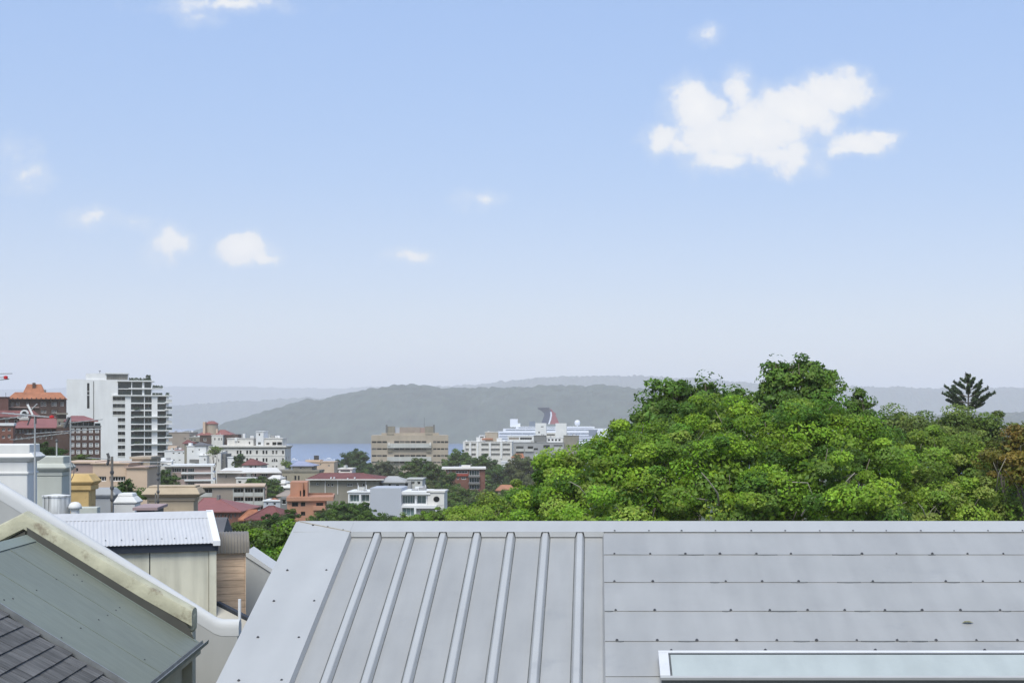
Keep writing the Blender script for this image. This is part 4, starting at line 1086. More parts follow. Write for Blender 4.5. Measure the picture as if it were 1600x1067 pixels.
# --- cluster right of the tower
b = Bld('flats', 'plain brown-beige flats with blank end wall behind the white villas', 262, 760)
b.block(258, 296, 676, 16, M_taupe, [(288, 684, 290, 687), (288, 692, 290, 695)], roof=M_taupe); b.block(296.5, 313, 683, 12, M_olivew, [(298, 686, 301, 688.5), (303, 686, 306, 688.5), (303, 689.5, 311, 693)], roof=M_pconc)
b = Bld('tower_house', 'brown house with round beige stair tower and red tiled roofs', 312, 720)
a0, h1 = b.fr.pix(318.5, 662.5, 4); a1 = b.fr.pix(338, 662.5, 4)[0]; cc = b.fr.w((a0 + a1) / 2, 7, 0); rr = (a1 - a0) / 2
mb = MB(); mb.lathe(tuple(cc), [(rr, 0), (rr, h1)], 24); tw = mb.build('stair_tower', M_beige, b.root, autosmooth=RAD(40))
mb = MB(); mb.lathe((cc.x, cc.y, cc.z + h1), [(rr + .4, 0), (rr + .4, .2), (rr * .45, 1.5), (0, 1.6)], 24); mb.build('tower_roof', M_redroof, b.root)
b.block(317, 320.5, 659, 3, M_peach, d=2.5, name='chimney')
b.block(312, 330, 679, 9, M_brick, [(317.5, 684, 322.5, 689)], wk=dict(mx=2, my=2, ft=.15)); b.hip(308, 331, 679.6, 675.5, 9, M_redroof, rx=(316, 326))
b.block(330.5, 348, 680, 8, M_wwall2, [(334.5, 684, 336.8, 688), (341, 684, 343.2, 688), (345, 684, 346.8, 688)], d=-1.5, roof=M_wwall2)
b.block(346, 372, 678.5, 9, M_brick, [(350, 683, 352, 689)], d=1); b.hip(338, 361, 679, 671.5, 9, M_redroof, d=1, rx=(344, 352))
b.block(337.5, 340, 670, 2, M_peach, d=2, name='chimney')

b = Bld('hotel', 'white three-storey hotel with square stair turret and long cornice', 330, 540)
top = [(353.9, 1), (371.2, 1), (375.9, 1), (386.2, 1), (391.3, 1), (401.4, 1), (411.6, 1), (416.4, 1), (426.7, 1), (432, 1), (442.1, 1)]
wins = [(x - 1.5, 703.6, x + 1.5, 709.2) for x, _ in top] + [(x - 1.5, 715.6, x + 1.5, 721.4) for x in (386.2, 391.3, 401.4, 411.6, 416.4, 442.1)] + [(x - 1.3, 727.6, x + 1.3, 729.6) for x in (411.4, 416.4, 426.5, 432)]
b.block(334, 445, 700.5, 11, M_wwall2, wins, wk=dict(fm=M_dframe, ft=.06), side=[(.2, 3.2, .3, 4.5), (.6, 3.2, .7, 4.5)])
wl_ = b.last
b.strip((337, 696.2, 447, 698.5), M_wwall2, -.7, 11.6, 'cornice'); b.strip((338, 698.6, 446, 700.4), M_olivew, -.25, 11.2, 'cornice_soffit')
b.strip((334, 711, 445, 711.8), M_wwall2, -.12, 0, 'string_course')
fr = b.fr; a0, h0 = fr.pix(424.6, 721, 0); a1 = fr.pix(433.8, 721, 0)[0]; c = (a0 + a1) / 2; rr = (a1 - a0) / 2
mb = MB(); arc = [(c + rr * math.cos(t), h0 + rr * 1.05 * math.sin(t)) for t in np.linspace(0, math.pi, 15)]
mb.prism([fr.w(x, -.06, z) for x, z in arc], [fr.w(x, .1, z) for x, z in arc]); aw = mb.build('arched_window', M_glass, b.root)
for t in (.33, .67):
    x = c - rr + 2 * rr * t; fr.boxo('mullion', x - .12, x + .12, -.12, -.07, h0, h0 + rr * .95, M_wwall2, aw)
b.block(355, 396, 685.5, 8, M_wwall2, [(388.5, 690, 391, 694), (372, 689, 374, 692)], pb=696.2, d=1, roof=M_wwall2, name='upper_wall')
b.block(412.5, 441, 685.2, 8, M_wwall2, [((416, 691.5, 421, 695), {}), ((425.5, 690.5, 432, 695.4), dict(mx=2)), ((433, 690.5, 443, 695.4), dict(mx=3))], pb=696.2, d=1, roof=M_wwall2, wk=dict(fm=M_dframe), name='upper_wall')
b.block(400, 411.8, 674.6, 7, M_wwall, [(404, 677, 406.6, 681), ((403, 690.5, 407.5, 695), dict(mx=2))], pb=697, d=.4, roof=M_wwall, name='turret')
b.block(379, 383, 677.5, 1.5, M_wwall, pb=685.5, d=2, name='chimney'); b.block(366.5, 370.5, 683.5, 1.5, M_wwall, pb=689, d=.6, name='chimney')
b.strip((374, 684.2, 395, 687), M_dgrey, 1.2, 8, 'roof_deck')

b = Bld('cottage', 'little cream cottage with maroon hipped roof before the white hotel', 380, 450)
b.block(380.5, 408, 725.5, 8, M_wwall2, [((389.5, 727.4, 394, 731.5), dict(mx=2)), (397.8, 726.6, 400.6, 731.6)]); b.hip(380, 408.5, 726, 716.8, 8, M_maroon, rx=(391, 396))
b = Bld('white_villa', 'white villa with three small attic windows and red roof edge', 258, 560)
b.block(257, 290, 704.5, 8, M_wwall, [(269.5, 706.8, 272.6, 709), (278.4, 706.8, 281.4, 709), (285.6, 706.6, 287.6, 709.2), (270, 717.5, 273, 719.5), (279, 717.5, 282, 719.5)], roof=M_wwall); b.strip((272, 702.5, 286, 704.6), M_redroof, .5, 6, 'roof_ridge')
b.block(262, 276, 697, 4, M_peach, [(270, 700, 272, 703)], d=9)
b = Bld('white_villa', 'white villa with dark hipped roof and stepped wings', 295, 540)
b.block(305, 322, 695.5, 8, M_wwall, [(310, 701, 312, 704), (317.5, 709, 319.5, 712)]); b.hip(304.5, 322.5, 695.8, 691, 8, M_slate, rx=(311, 316))
b.block(292, 305.5, 697, 8, M_wwall, [(300, 704, 302, 707)], d=1.5, roof=M_wwall); b.block(321.5, 334.5, 698, 8, M_wwall2, [(328, 704, 330, 708)], d=.8, roof=M_wwall)
b.block(294.5, 299, 692, 2, M_wwall, d=2.5, name='chimney'); b.hip(287, 300, 692.5, 687.5, 6, M_maroon, d=6, rx=(292, 295)); b.block(288, 299, 692.6, 6, M_olivew, [(291, 694, 293, 697)], d=6)
b.strip((296, 717.5, 311.5, 723), M_dgrey, -.4, .3, 'garage_door'); b.block(311, 323, 712, 6, M_wwall, [(319, 716, 321, 720)], d=-1.5, roof=M_wwall)
b = Bld('grey_tower_house', 'narrow grey rendered house with dark side passage', 333, 500)
b.block(333, 345, 707, 9, M_wwall2, [(335, 711, 337, 715), (341, 717, 342.6, 722), (335.5, 723, 337.5, 726)], roof=M_wwall2); b.block(345.2, 352.5, 709, 8, M_dgrey, [(347, 714, 349, 719)], d=1.5)
b.block(355.5, 366, 715, 4, M_wwall, d=-2, roof=M_wwall)
b = Bld('banded_flats', 'low flats with white balcony bands over pinkish brick', 265, 440, RAD(13))
b.block(268, 331, 729, 10, M_pinkbr, [((268.8, 731, 283, 737.5), dict(mx=4)), ((284, 731, 292, 737.5), dict(mx=2)), ((293.5, 731, 303.5, 737.5), dict(mx=3)), ((293.5, 742, 303.5, 749), dict(mx=3)), ((283, 742, 292, 749), dict(mx=2)), ((293.5, 753, 303.5, 758), dict(mx=3))], wk=dict(fm=M_wframe, gm=M_glass), roof=None)
for (x0, x1, y) in ((254, 334.5, 726.2), (283, 335, 737.6), (288, 335.5, 748.8)): b.strip((x0, y, x1, y + 2.6), M_slab, -.9, 10.5, 'slab')
b.strip((329.5, 727, 332.5, 760), M_slab, -.85, 0, 'end_fin')
b.block(234, 268, 721, 8, M_wwall2, [(240, 724, 246, 727), (252, 724, 262, 727)], d=6, roof=M_wwall)

b = Bld('flat_roofed_block', 'grey-brown brick block with broad white flat roof', 337, 400)
b.block(339, 376, 736, 12, M_taupe, [(352, 741, 354, 747)]); b.block(376.5, 428, 737, 10, M_pinkbr, [((378, 739.5, 380.5, 745), {}), ((384, 739, 387, 746), {}), ((391.5, 739, 395, 746), {}), ((397, 739, 400.5, 746), {}), ((408, 740, 418, 744), dict(mx=3))], d=.6)
fr = b.fr
mb = MB(); q = [fr.pix(338, 737.4, -1), fr.pix(440, 737.4, -1)]; r = [fr.pix(352, 730.6, 12), fr.pix(432, 730.6, 12)]
mb.hexa([fr.w(q[0][0], -1, q[0][1] - .3), fr.w(q[1][0], -1, q[1][1] - .3), fr.w(r[1][0], 12.5, r[1][1] - .3), fr.w(r[0][0], 12.5, r[0][1] - .3), fr.w(q[0][0], -1, q[0][1]), fr.w(q[1][0], -1, q[1][1]), fr.w(r[1][0], 12.5, r[1][1]), fr.w(r[0][0], 12.5, r[0][1])]); mb.build('roof', M_wwall2, b.root)
b.block(369, 399, 747, 5, M_wwall2, [(372, 751, 377, 755), (384, 751, 388, 755)], d=-2.5, roof=M_slab)

b = Bld('balcony_flats', 'beige flats with three bays of white-fronted balconies', 302, 345, RAD(12))
hol = []
for y in (763.2, 776.8, 790.2): hol += [(x0, y, x1, y + 11.2) for x0, x1 in ((365, 380.6), (382.2, 395.5), (397, 411))]
L = [(313, 763.2, 331.5, 775)]
fr = b.fr
a0, h0, a1, h1 = b.rect((302, 760.8, 413, 815)); h0 = 0; HL = [b.rect(r) for r in hol + L]
mb = MB(); wall_face(mb, fr, a0, a1, h0, h1, HL, 0, 1.4)
mb.quad(fr.w(a1, 0, h0), fr.w(a1, 12, h0), fr.w(a1, 12, h1), fr.w(a1, 0, h1)); mb.quad(fr.w(a0, 12, h0), fr.w(a0, 0, h0), fr.w(a0, 0, h1), fr.w(a0, 12, h1)); mb.quad(fr.w(a1, 12, h0), fr.w(a0, 12, h0), fr.w(a0, 12, h1), fr.w(a1, 12, h1))
mb.build('wall', M_taupe, b.root)
for q in HL:
    window(fr, q[0], q[2], q[1], q[3], b.root, d=1.32, mx=3, fm=M_wframe, gm=M_glass, name='balcony_door')
    fr.boxo('balustrade', q[0] + .01, q[2] - .01, -.06, .04, q[1] - .12, q[1] + .85, M_pconc, b.root)
for x in (364, 381.4, 396.2, 411.4): b.strip((x, 761, x + 1.2, 800), M_pconc, -.1, .03, 'fin')
b.strip((300, 758.8, 414, 761), M_peach, -.5, 12.4, 'roof')

b = Bld('brick_house', 'dark red brick house with red hipped roof and narrow white windows', 303, 235)
b.block(303, 374, 798, 13, M_brickr, [(x, 803, x + 2.2, 810.5) for x in (339, 344.5, 350.5, 355.5, 359.8)] + [(366.4, 801.5, 368.4, 808)] + [(333, 805, 336, 812)], wk=dict(ft=.14))
b.hip(303, 374, 798.5, 778, 13, M_redroof, rx=(318, 340), over=.5)
b.block(338.5, 342.5, 773.5, .9, M_dgrey, pb=783, d=5.5, name='chimney'); 
b = Bld('bungalow', 'bungalow with bright orange tiled hipped roof', 375, 215)
b.block(376, 400, 811, 6, M_brickr, [(380, 813, 384, 818)]); b.hip(375.5, 404, 811.5, 796.3, 7, M_orroof, rx=(389, 401), over=.3)
b = Bld('bungalow', 'bungalow with broad maroon tiled hipped roof and white chimney pot', 385, 190)
b.block(387, 438, 811, 9, M_brick, [(393, 814, 399, 820), (410, 814, 416, 820)]); b.hip(386, 440, 811, 790.5, 10, M_maroon, rx=(420, 429), over=.3)
b.block(388, 391, 814.5, .5, M_wwall, pb=821, d=-.9, name='chimney')
b = Bld('bungalow', 'small white cottage with pointed red roof between flats and salmon block', 412, 300)
b.block(412, 438, 783, 6, M_panelg, [(416, 785, 419, 789), (427, 785, 431, 789)], roof=M_wwall); b.hip(421, 437, 783, 778, 5, M_orroof, d=.5, rx=(428.5, 429.5))
b.block(438, 450, 777, 5, M_dgrey, [(440, 780, 447, 788)], d=-1); b.hip(435, 455, 774.5, 766, 7, M_taupe, d=2)
b = Bld('terrace_building', 'stepped cream building with slanting pale roofs on the slope below the hotel', 420, 370)
for (x0, x1, y, d) in ((421, 436, 744, 2), (428, 444, 751, 0), (434, 454, 758, -2)):
    b.block(x0, x1, y + 3, 6, M_wwall2, [(x0 + 3, y + 5, x0 + 6, y + 8), (x0 + 9, y + 5, x0 + 12, y + 8)], d=d)
    b.hip(x0, x1, y + 3.4, y - 1.5, 6, M_wwall2, d=d, inset=.2)

b = Bld('salmon_block', 'salmon rendered block with slotted stair tower and roof terrace', 448, 238, RAD(9))
b.block(448.5, 508, 782.6, 10, M_salmon, [(456, 784.4, 466, 791.2), (470, 784.4, 477, 790.8), (494, 785, 505, 790), (470, 799, 477, 805.5), (457, 800, 464, 806)], wk=dict(mx=2, fm=M_dframe))
b.block(447.5, 521, 776.3, 11, M_salmon, pb=782.4, d=-.5, name='parapet')
b.block(453.5, 480, 753, 6, M_salmon, [(468.5, 766.5, 470.6, 775.5), (473.5, 765, 476.8, 775.5)], pb=776.2, d=1.5, name='stair_tower', wk=dict(fm=M_dframe), rev=.5)
b.strip((470.8, 753, 473.2, 775.8), M_salmon, .9, 1.49, 'fin'); b.strip((477.2, 753.5, 480.5, 775.8), M_salmon, .9, 1.49, 'fin')
b.strip((489, 791, 508.5, 797), M_salmon, -1.3, -.05, 'balcony')
b.block(482, 520, 770, .4, mat('terrace_brick', (.26, .13, .085), .9, .1), pb=776.2, d=6, name='terrace_wall')

b = Bld('long_hall', 'long olive-grey hall under maroon hipped roof with white gutter', 478, 325)
b.block(484, 588, 749, 14, M_olivew, [((511.5, 755, 515, 759.5), {}), ((517, 755, 521, 759.5), {}), ((542, 755, 551, 759.5), dict(mx=2)), ((494, 754, 498, 758), {}), ((566, 755, 570, 760), {})])
hr = b.hip(483, 588.5, 749, 739, 14, M_maroon, rx=(500.5, 568), over=.8)
b.strip((477, 748.4, 600, 750), M_wwall2, -1.1, -.7, 'gutter')
for x in (507.5, 527, 571): b.strip((x, 750, x + 1.1, 772), M_wwall2, -.15, -.01, 'downpipe')
b.block(529, 550, 733, 5, M_wwall2, [((532, 734.5, 547, 736.6), dict(mx=6, fm=M_dframe))], d=15, roof=M_wwall2, name='lift_room'); b.block(537, 541, 727, 2, M_pconc, d=16, name='lift_room')
for (x, y) in ((516, 746.5), (521, 746.3), (542, 748), (553, 746.5)): b.strip((x, y - 1, x + 1.6, y + 1), M_wwall, -.6, .4, 'roof_vent')
b = Bld('olive_flats', 'olive flats with blue-grey pyramid roof above darker windows', 440, 430)
b.block(457.5, 487, 727, 8, M_olivew, [(468.5, 729, 471, 733), (474.5, 729.5, 476, 733)], d=2); b.hip(456, 489, 727.4, 720, 8, M_blueroof, d=2, rx=(464, 474))
b.block(428, 498, 737.5, 8, mat('khaki_render', (.33, .29, .215), .9, .1), [(442, 743, 444, 750), (446, 743, 448, 750), (460, 743, 463, 750), (465.5, 743, 468, 750)], wk=dict(fm=M_dframe), roof=M_olivew, rt=.6)
b = Bld('peach_house', 'peach rendered house with dark roof tank near the water', 475, 560)
b.block(476, 522, 722, 8, M_peach, [(487, 726, 489, 729), (500, 724, 502, 727), (513, 726, 515, 729)], roof=M_peach); b.block(477, 500, 718.5, 6, M_peach, pb=722, d=1, name='upper_wall')
b.block(490.5, 497, 711.5, 1.7, M_dframe, pb=718.4, d=2, name='roof_tank')

# --- precast tower
b = Bld('office_slab', 'beige precast concrete slab block with dark ribbon windows and roof plant', 580, 670, RAD(7))
rows = [(689, 692), (700, 702.6), (710.6, 713.4), (721, 723.4), (731.6, 734.2), (742, 744)]
wins = []
for (y0, y1) in rows:
    wins += [((581 + k * 8.2, y0, 581 + k * 8.2 + 7.2, y1), {}) for k in range(3)] + [((677 + k * 6, y0, 677 + k * 6 + 5, y1), {}) for k in range(4)]
b.block(580, 700.5, 680, 18, M_beige, [(w[0], dict(mx=3)) for w in wins] + [((616 + k * 8.5, y0 - .2, 616 + k * 8.5 + 7.6, y1), dict(mx=3)) for (y0, y1) in rows for k in range(6)], wk=dict(fm=M_dframe, ft=.12))
b.block(596, 686, 676.4, 14, M_beige, pb=680, d=2, name='setback')
b.block(604.3, 617, 666, 7, M_olivew, [((606, 677.2, 615, 679.6), {})], pb=676.4, d=3, name='plant_room'); b.block(664, 677, 666, 7, M_olivew, pb=676.4, d=3, name='plant_room')
b.block(624.5, 656.5, 667.3, 8, M_taupe, pb=676.4, d=3.2, name='plant_room'); b.block(617.1, 624.4, 668, 6, M_panelg, pb=676.4, d=4, name='plant_room'); b.block(656.6, 663.9, 668, 6, M_pinkbr, pb=676.4, d=4, name='plant_room')
b.block(602.5, 605.4, 663.6, 2, M_dgrey, pb=676.4, d=2.4, name='flue'); b.block(676.8, 679.6, 663.6, 2, M_dgrey, pb=676.4, d=2.4, name='flue')
b.strip((605, 692.6, 674, 699.6), M_pconc, -1.6, -.02, 'balcony'); b.strip((605, 713.6, 674, 720.4), M_pconc, -1.6, -.02, 'balcony')
b.strip((605.5, 702.8, 613, 706), M_olivew, -.8, -.02, 'bracket'); b.strip((666, 702.8, 673.5, 706), M_olivew, -.8, -.02, 'bracket'); b.strip((604, 677, 615.5, 679.6), M_olivew, 1.4, 1.99, 'vent_grille'); b.strip((664.5, 677, 676, 679.6), M_olivew, 1.4, 1.99, 'vent_grille')
b.strip((606.5, 691, 609, 696), M_wwall2, -1.9, -1.62, 'fin'); b.strip((671, 691, 673.4, 696), M_wwall2, -1.9, -1.62, 'fin')
mb = MB(); p = b.fr.w(b.fr.pix(663, 666, 8)[0], 8, b.fr.pix(663, 666, 8)[1]); mb.tube([p - Vector((0, 0, 1)), p + Vector((0, 0, 4.2))], .1, 5); mb.build('mast', M_dgrey, b.root)

# --- modern white house
b = Bld('modern_house', 'modern white house with glass walls and big blank grey panel', 545, 278)
b.block(544, 578, 769.5, 8, M_wwall, [((546, 772.5, 561, 784), dict(mx=3)), ((564, 772.5, 577, 784), dict(mx=2)), ((546, 789, 577, 800), dict(mx=4))], d=1, wk=dict(gm=M_teal), rev=.9, roof=M_wwall)
b.block(578.2, 627, 762.3, 9, M_panelg, name='blank_panel')
b.block(627.2, 668, 769, 8, M_wwall, [((628, 774, 648, 786.8), dict(mx=5)), ((651, 774, 665.5, 786.8), dict(mx=2))], d=1, wk=dict(gm=M_teal), rev=.9, roof=M_wwall, over=.4)
b.strip((626.8, 768, 672, 772.3), M_slab, .2, .98, 'parapet')
b.block(627.2, 682, 789.5, 9, M_wwall, [((628, 793, 647, 806), dict(mx=3)), ((650, 794, 680, 806), dict(mx=2, gm=M_mgrey))], d=-.8, wk=dict(gm=M_teal), rev=.7)
b.block(668.3, 694, 769, 6, M_wwall2, pb=789.3, d=.4, roof=M_wwall2, rt=.3, name='end_wall'); b.block(668.3, 694, 789.5, 6, M_wwall2, d=.45, name='end_wall')
fr = b.fr; c0 = fr.pix(682, 779.5, .4); mb = MB()
arc = [(c0[0] + .6 * math.cos(t), c0[1] + .55 * math.sin(t)) for t in np.linspace(0, 2 * math.pi, 20)[:-1]]
mb.prism([fr.w(x, .33, z) for x, z in arc], [fr.w(x, .41, z) for x, z in arc]); mb.build('round_window', M_glass, b.root)
b.strip((643, 764.5, 652, 768), M_mgrey, 3, 4.5, 'air_conditioner'); b.strip((553, 766.5, 564, 769), M_wwall2, 2, 4, 'roof_box'); b.strip((568, 765, 572, 769), M_mgrey, 2, 3, 'roof_box')
b = Bld('grey_cottage', 'grey roofed cottage tucked among trees behind the modern house', 590, 330)
b.block(598, 642, 752, 8, M_mgrey, [(606, 755, 611, 760), (618, 756, 624, 760), (632, 754, 638, 760)]); b.hip(598, 632, 753, 744, 9, M_grroof, rx=(607, 622)); b.block(636, 660, 749, 6, M_pconc, [(640, 752, 648, 757), (652, 752, 657, 757)], d=1, roof=M_pconc)
b = Bld('brick_flats', 'red-brown brick flats with white roof edge and green-railed balconies among trees', 697, 400, RAD(5))
b.block(697, 758, 733, 10, M_brickr, [((698.5, 734.8, 701, 739), {}), ((703, 734.8, 705.5, 739), {}), ((712, 735, 731, 739.5), dict(mx=4)), ((733, 734.5, 749, 743), dict(mx=4, gm=M_glassg)), ((714, 745, 717, 749), {}), ((721, 745, 728, 749), dict(mx=2)), ((733, 746, 749, 754), dict(mx=4, gm=M_glassg)), ((733, 757, 749, 764), dict(mx=4, gm=M_glassg))], wk=dict(ft=.12))
b.strip((690, 730.8, 759.5, 733), M_wwall2, -.6, 10.4, 'roof'); b.block(721, 735, 727, 4, M_wwall2, pb=730.8, d=3, name='lift_room')
for y in (743, 754): b.strip((732, y, 750, y + 2.4), M_dgrey, -1.0, -.04, 'balcony')
b.strip((711, 740, 731.5, 743.6), mat('red_panel', (.30, .06, .045), .8), -.3, -.04, 'spandrel')

# --- waterfront buildings in front of the ship
b = Bld('waterfront_flats', 'cream waterfront flats with tall white piers', 723, 900)
wins = []
for (x0, x1) in ((727.5, 732.5), (736.5, 743.5), (752, 763.5), (767, 781), (785.5, 797)):
    for y in (692.5, 700.5, 708): wins.append(((x0, y, x1, y + 4.6), dict(mx=2)))
b.block(723.5, 800, 690.2, 14, M_wwall2, wins, rev=.8, wk=dict(gm=mat('curtained_glass', (.25, .24, .22), .4, .15, rnd=.3)), roof=M_wwall2)
for x in (724, 733.5, 745, 764.5, 782): b.strip((x, 690.6, x + 2.2, 716), M_wwall, -.6, -.02, 'pier')
b.block(758, 777.5, 675.4, 8, M_beige, pb=690.2, d=4, roof=M_wwall2, name='upper_wall'); b.block(748.5, 758, 680.5, 6, M_wwall, [(750, 682, 756, 684)], pb=690.2, d=3, roof=M_wwall, name='upper_wall'); b.block(776, 784, 684.5, 4, M_wwall, pb=690.2, d=1, name='lift_room')
b.block(744, 750, 683, 3, M_wwall, pb=690.2, d=1, name='lift_room'); b.strip((753, 684.5, 770, 687), M_orroof, 2, 3.9, 'roof_ridge')
b = Bld('grey_flats', 'grey concrete flats with deep dark balconies below the ship', 800, 860)
b.block(802, 881, 691.5, 12, M_mgrey, [((806.5, 697, 818, 701), {}), ((824.5, 697, 833, 701), {}), ((806.5, 705, 818, 708), {}), ((834, 700, 840.5, 703), {}), ((849, 695, 859, 700), {}), ((865, 695, 879, 697), {})], rev=1.2, wk=dict(fm=M_dframe), roof=M_mgrey)
b.strip((806, 701, 818.5, 705.2), M_pconc, -.8, -.02, 'balcony'); b.strip((820, 701.4, 833.5, 705.2), M_pconc, -.8, -.02, 'balcony'); b.strip((866, 699, 880, 705), M_pconc, -.8, -.02, 'balcony')
b.block(834, 853, 680.8, 8, M_dgrey, [((834.8, 689, 839, 691), {})], d=1.5, roof=M_dgrey); b.block(880.5, 904.5, 680.8, 8, M_olivew, d=1.2, roof=M_dgrey)
b.block(854, 880, 684, 6, M_wwall, [(856 + 5.5 * k, 685.5, 859.5 + 5.5 * k, 689) for k in range(4)] , d=4, roof=M_wwall)
b = Bld('wharf_building', 'white wharf building with two plain lift towers against the ship', 793, 1080)
b.block(793, 834, 681, 10, M_wwall, [((795, 683, 811, 687), dict(mx=3, gm=M_taupe)), ((812.5, 683, 831, 687), dict(mx=5))], roof=M_wwall)
b.block(836.5, 853.5, 661, 9, M_wwall, [(845, 665.8, 849.5, 667.4), (841, 674, 843.5, 677)], d=1); b.block(868, 885.2, 661.3, 9, M_wwall, d=1)
b.block(853.6, 867.9, 676, 6, M_wwall2, [((854.5, 678, 867, 680.5), dict(mx=4))], d=2)
b = Bld('cottage', 'cottage with vivid orange roof half hidden by dull green trees', 798, 640)
b.block(800, 817, 714.5, 6, M_wwall2, [(803, 715.5, 806, 718), (810, 715.5, 813, 718)]); b.hip(799.5, 817.5, 714.8, 708.5, 6, M_orroof, rx=(806, 817))
b = Bld('cottage', 'cottage with long faded orange roof below the brick flats', 775, 330)
b.block(778, 804, 765, 6, M_peach, [(782, 767, 786, 771)]); b.hip(777, 805, 765.5, 757.5, 6, mat('faded_orange_roof', (.36, .17, .10), .85, .2, .4), rx=(783, 800))
b = Bld('cottage', 'white cottage peeping through the trees near the waterfront', 836, 620)
b.block(836, 846, 711, 5, M_wwall, [(840, 714, 843, 718)], roof=M_wwall)
b = Bld('white_villa', 'small white house showing between dark trees under the waterfront flats', 783, 600)
b.block(783, 791, 722, 5, M_wwall, [(785, 725, 787, 728)], roof=M_wwall)
# --- low sheds and houses between the terrace chimneys and the tower
b = Bld('beige_shed', 'long beige rendered building with shaded windows behind the grey chimney', 104, 150, RAD(4))
b.block(98, 146, 723.5, 6, M_pinkbr, [(118, 731, 122, 737)], roof=M_peach, rt=.15)
b.block(145, 200, 724.5, 6, M_peach, [((150, 744, 166, 752), dict(mx=4)), ((171, 744, 196, 752), dict(mx=6))], d=-1.5, roof=M_peach, rt=.1)
b.block(198, 230, 731, 5, M_peach, [], d=-2, roof=mat('pink_render', (.40, .29, .235), .9, .1), rt=.12)
b.block(206, 234, 717, 5, M_beige, [], d=4, roof=M_beige)

# ------------------------------------------------------------------ cruise ship
M_ship = mat('ship_white', (.78, .79, .80), .5, .03, .05)
M_shipd = mat('ship_window_band', (.10, .13, .17), .3, .2, .2)
M_fblue = mat('funnel_blue', (.025, .035, .075), .5, .05); M_fred = mat('funnel_red', (.28, .028, .032), .5, .05)
SF_ = Frame(775, 2600, RAD(3), z=SEA)
ship = thing('cruise_ship', 'white cruise ship with winged red, white and blue funnel', 'ship', SF_.w(90, 15, 0))
def sb(name, x0, x1, y0, y1, d0, d1, m, parent=ship):
    a0, h1 = SF_.pix(x0, y0, d0); a1, h0 = SF_.pix(x1, y1, d0); return SF_.boxo(name, a0, a1, d0, d1, h0, h1, m, parent)
a0, h1 = SF_.pix(770, 690); a1, _ = SF_.pix(990, 690)
mb = MB()
rings = []
for (a, w0, w1) in ((a0 - 22, 2, 1), (a0, 12, 8), (a0 + 40, 18, 16), (a1 - 10, 18, 17), (a1 + 6, 15, 12)):
    rings.append([SF_.w(a, 18 - w1, 0), SF_.w(a, 18 + w1, 0), SF_.w(a, 18 + w0, h1), SF_.w(a, 18 - w0, h1)])
mb.loft(rings); mb.build('hull', M_ship, ship)
for k, (x0, x1, y0, y1, d) in enumerate([(778, 965, 674, 690.5, 1), (786, 948, 669.6, 674, 2.5), (806, 929, 666.4, 669.6, 4)]):
    sb('deck', x0, x1, y0, y1, d, 34 - d, M_ship)
for (y0, y1, x0, x1, d) in [(688, 689.4, 782, 960, .6), (684.6, 686, 782, 960, .6), (681, 682.4, 780, 960, .6), (676.4, 678.2, 780, 962, .6), (671, 672.4, 790, 945, 2.1), (667.4, 668.6, 810, 925, 3.6)]:
    n = 10
    for j in range(n):
        xa = x0 + (x1 - x0) * j / n; sb('window_band', xa + .25, x0 + (x1 - x0) * (j + 1) / n - .25, y0, y1, d, d + .8, M_shipd)
sb('mast_house', 797, 809, 654.5, 667, 10, 20, M_ship); sb('mast_house', 808.9, 813, 661, 667, 11, 19, M_ship); sb('deck_house', 827, 836, 658, 667, 10, 22, M_shipd)
sb('stern_block', 934, 962, 670, 684, .4, 30, M_ship); sb('stern_gap', 920, 933, 671.5, 680, .3, 1, M_shipd)
sb('awning', 886, 927, 667, 668.6, 2, 20, M_ship)
a, h = SF_.pix(902, 660.5, 15); mb = MB(); mb.lathe(tuple(SF_.w(a, 15, h)), [(1.5, -8), (1.7, -5), (4.1, -4.1), (5.4, 0), (4.7, 3.1), (2.6, 4.8), (0, 5.3)], 16); mb.build('radar_dome', M_ship, ship, smooth=True)
# funnel: blue leading half with wing, white band, red trailing half
def fpoly(pts, d0, d1, m, name, bev=0):
    q = [SF_.pix(x, y, 15) for x, y in pts][::-1]
    mb = MB(); mb.prism([SF_.w(a, d0, h) for a, h in q][::-1], [SF_.w(a, d1, h) for a, h in q][::-1]); return mb.build(name, m, ship)
fpoly([(845.5, 662), (848, 655), (850.5, 648.5), (850, 645.6), (846, 641.8), (840.2, 638.6), (846, 637.7), (853, 637.6), (858.5, 638.4), (862, 643.5), (862.4, 649), (861, 655.5), (858.6, 662.5)], 9, 21, M_fblue, 'funnel_front')
fpoly([(858.6, 662.5), (861, 655.5), (862.4, 649), (862, 643.5), (859.5, 643.3), (859.8, 649), (858.4, 656), (856, 662.5)][::1], 8.6, 21.4, M_ship, 'funnel_band')
fpoly([(858.7, 662.5), (861.1, 655.5), (862.5, 649), (862.1, 643.4), (858.7, 638.5), (861.5, 639.4), (865, 643.5), (869, 646.2), (867.6, 648), (871, 655), (874, 662.5)], 9.2, 20.8, M_fred, 'funnel_rear')
mb = MB()
for s_ in (-1, 1):          # wing tips flare out to both sides at the top
    q = [SF_.pix(x, y, 15) for x, y in ((840, 638.5), (858, 638.2), (857, 641), (845, 641.5))]
    mb.hexa([SF_.w(q[0][0], 15, q[0][1] - .2), SF_.w(q[1][0], 15, q[1][1] - .2), SF_.w(q[1][0], 15 + s_ * 14, q[1][1] + 1.2), SF_.w(q[0][0], 15 + s_ * 14, q[0][1] + 1.2), SF_.w(q[0][0], 15, q[0][1] + .9), SF_.w(q[1][0], 15, q[1][1] + .9), SF_.w(q[1][0], 15 + s_ * 14, q[1][1] + 2), SF_.w(q[0][0], 15 + s_ * 14, q[0][1] + 2)])
mb.build('funnel_wing', M_fblue, ship)

